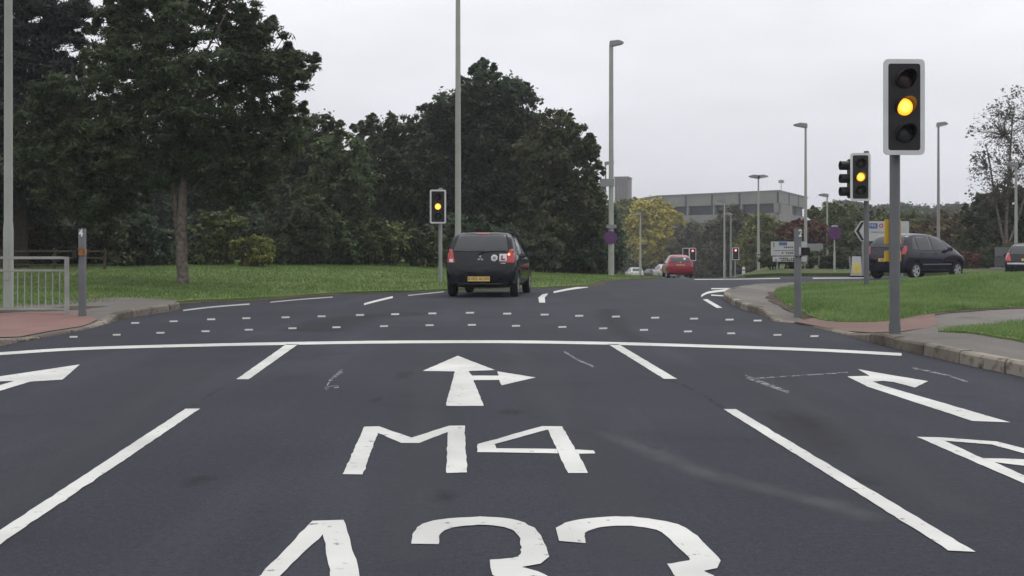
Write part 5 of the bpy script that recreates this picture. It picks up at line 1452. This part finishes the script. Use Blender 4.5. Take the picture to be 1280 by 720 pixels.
def learner_extras(root, patch, SX, SY, bvh, Lc, Wc, sx, sy, sz):
    def on(x, z):
        h = bvh.ray_cast(Vector((x, -4, z)), Vector((0, 1, 0))); return h[0], h[1]
    # three diamond emblem
    m, c = MB(), (0.0, .905)
    for a in (90, 210, 330):
        u = Vector((math.cos(R(a)), math.sin(R(a)))); v = Vector((-u.y, u.x))
        pts = [(c[0] + q.x, c[1] + q.y) for q in (u * .004, u * .042 + v * .024, u * .080, u * .042 - v * .024)]
        y0 = on(*c)[0].y
        m.prism(pts, y0 - .022, y0 - .008)
    m.build('emblem', M_CHROME, root)
    hexa = [(.325 + .082 * math.cos(R(22.5 + 45 * k)), .915 + .082 * math.sin(R(22.5 + 45 * k))) for k in range(8)]
    patch('round_sticker', hexa, 'rear', M_STICK, .005, .04)
    m_in = [(.325 + .045 * math.cos(R(60 * k)), .915 + .045 * math.sin(R(60 * k))) for k in range(6)]
    patch('sticker_print', m_in, 'rear', M_SIGNBK, .0075, .04)
    lp = patch('learner_plate', [(.44, .83), (.62, .83), (.62, 1.01), (.44, 1.01)], 'rear', M_STICK, .006, .05)
    patch('lettering', [(.485, .865), (.58, .865), (.58, .900), (.522, .900), (.522, .975), (.485, .975)], 'rear', M_LRED, .010, .03, lp)
    patch('model_badge', [(.46, .785), (.60, .785), (.60, .80), (.46, .80)], 'rear', M_CHROME, .005, .05)
    # wiper
    p = [on(-.02 + .0, 1.02)[0], on(.10, 1.065)[0], on(.33, 1.075)[0]]
    off = Vector((0, -.02, .0))
    MB().tube([on(-.06, 1.0)[0] + off, p[1] + off, p[2] + off], [.014, .012, .008], 8).build('rear_wiper', M_BLACK, root)
    patch('high_brake_lamp', [(-.16, 1.462), (.16, 1.462), (.15, 1.487), (-.15, 1.487)], 'rear', M_TAIL, .006, .05)
    h = on(.665, 1.0)[0]
    MB().lathe([(.038, 0.0), (.03, -.012), (.002, -.016)], 'y', (0, 0, 0), 20).build('lit_bulb', M_LIT_B, root, tuple(h + Vector((0, -.008, 0))), smooth_shade=True)['label'] = 'lit bulb of the right tail lamp'
    patch('reversing_lamp', [(-.64, .81), (-.73, .81), (-.73, .89), (-.65, .89)], 'rear', M_STICK, .009, .03, lab='clear lens at the foot of the left tail lamp')
    patch('bumper_insert', [(-.50, .27), (.50, .27), (.55, .33), (-.55, .33)], 'rear', M_BLACK, .005, .06)
    MB().box((-.08, -.1, 1.557), (.03, .05, .02)).tube([(-.08, -.1, 1.55), (-.08, -.16, 1.60)], .006, 6).build('aerial', M_BLACK, root)

d0 = 27.5
c = at(600, 0, d0)
h0 = R(7)
ctr = Vector((c.x, d0, 0)) + Vector((math.sin(h0), math.cos(h0), 0)) * 1.94
car('hatchback', 'black five door hatchback carrying a white learner plate in the middle of the road', (ctr.x, ctr.y, 0), 7, HATCH, (3.88, 1.695, 1.55), P_BLACK,
    dict(reg='KV05 AOW', plate=(.43, -.03), extras=learner_extras, rim=M_GALV2))
P_NAVY2 = P_NAVY
def compact_extras(root, patch, SX, SY, bvh, Lc, Wc, sx, sy, sz):
    for s_ in ('left', 'right'):
        patch('door_moulding', SY([(1.0, .47), (2.75, .47), (2.75, .52), (1.0, .52)]), s_, M_TRIM, .006, .1)
        patch('sill', SY([(1.0, .27), (2.78, .27), (2.78, .32), (1.0, .32)]), s_, M_BLACK, .005, .1)
M_TRIM = plain('grey_plastic_trim', (.10, .10, .12), .4, var=.1)
d1 = 41.5; c = at(1147, 0, d1)
zc = base_height(c.x, d1) 
car('hatchback', 'dark blue black compact car with five spoke wheels passing behind the grass mound', (c.x, d1, zc + .0), 55, MONO, (3.60, 1.72, 1.575), P_NAVY, dict(plate=(.66, 0), lamp=[(.62, .84), (.765, .84), (.765, 1.0), (.73, 1.12), (.68, 1.12), (.65, .98)], extras=compact_extras, wheel_r=.30, reg='SJ02 VKE'))
d2 = 43.0; c = at(1290, 0, d2)
def edge_extras(root, patch, SX, SY, bvh, Lc, Wc, sx, sy, sz):
    patch('bumper_strip', [(-.72, .60), (.72, .60), (.72, .66), (-.72, .66)], 'rear', M_STICK, .006, .06)
car('hatchback', 'dark car cut off by the right edge, its plate showing', (c.x, d2, base_height(c.x, d2) - .05), 26, OLDH, (3.9, 1.66, 1.38), P_BLACK, dict(plate=(.76, 0), extras=edge_extras, reg='R84 KTP'))
d3 = 73.0; c = at(851.5, 0, d3)
def red_extras(root, patch, SX, SY, bvh, Lc, Wc, sx, sy, sz):
    patch('head_restraint', [(.20, 1.13), (.34, 1.13), (.34, 1.25), (.20, 1.25)], 'rear', M_STICK, .006, .05)
    patch('emblem', [(-.04, .97), (.04, .97), (.04, 1.0), (-.04, 1.0)], 'rear', M_CHROME, .005, .05)
RLAMP = [(.64, .74), (.80, .74), (.80, .90), (.66, .90)]
DC = 'cars queuing on the exit road'
car('hatchback', 'red hatchback driving away on the exit road', (c.x, d3 + 1.9, gz(c.x, d3)), 1, OLDH, (3.95, 1.62, 1.44), P_RED, dict(plate=(.80, 0), extras=red_extras, lamp=RLAMP, group=DC, reg='N216 LBW', glass_low=1.04, glass_top=1.40))
d4 = 122.0; c = at(832.5, 0, d4)
car('estate_car', 'silver white car partly hidden left of the red hatchback', (c.x, d4 + 1.9, gz(c.x, d4)), -6, HATCH, (4.2, 1.72, 1.52), P_SILVER, dict(group=DC, plate=(.75, 0)))
d5 = 150.0; c = at(816, 0, d5)
car('saloon_car', 'dark car between the two white cars', (c.x, d5 + 1.9, gz(c.x, d5)), -14, OLDH, (4.2, 1.70, 1.36), P_NAVY, dict(group=DC, plate=(.75, 0), lamp=RLAMP))
d6 = 142.0; c = at(794.5, 0, d6)
car('hatchback', 'small white car farthest left in the queue, half behind the verge', (c.x, d6 + 1.9, gz(c.x, d6)), -8, OLDH, (3.8, 1.62, 1.40), P_WHITE, dict(group=DC, plate=(.75, 0), lamp=RLAMP))

# ------------------------------------------------------------------ thin haze added to lift the dark tones, as lens glare does
hm = bpy.data.materials.new('glare_haze'); hm.use_nodes = True
hn = hm.node_tree; hn.nodes.clear()
ho = hn.nodes.new('ShaderNodeOutputMaterial'); hv = hn.nodes.new('ShaderNodeVolumePrincipled')
hv.inputs['Color'].default_value = (0.93, 0.95, 1.0, 1); hv.inputs['Density'].default_value = 0.0006; hv.inputs['Anisotropy'].default_value = 0.2
hn.links.new(hv.outputs[0], ho.inputs['Volume'])
hz = MB().box((0, 1450, 18.0), (6100, 4200, 64)).build('haze', hm)
tag(hz, 'thin grey haze added over the whole place to lift the dark tones', 'haze', kind='stuff')
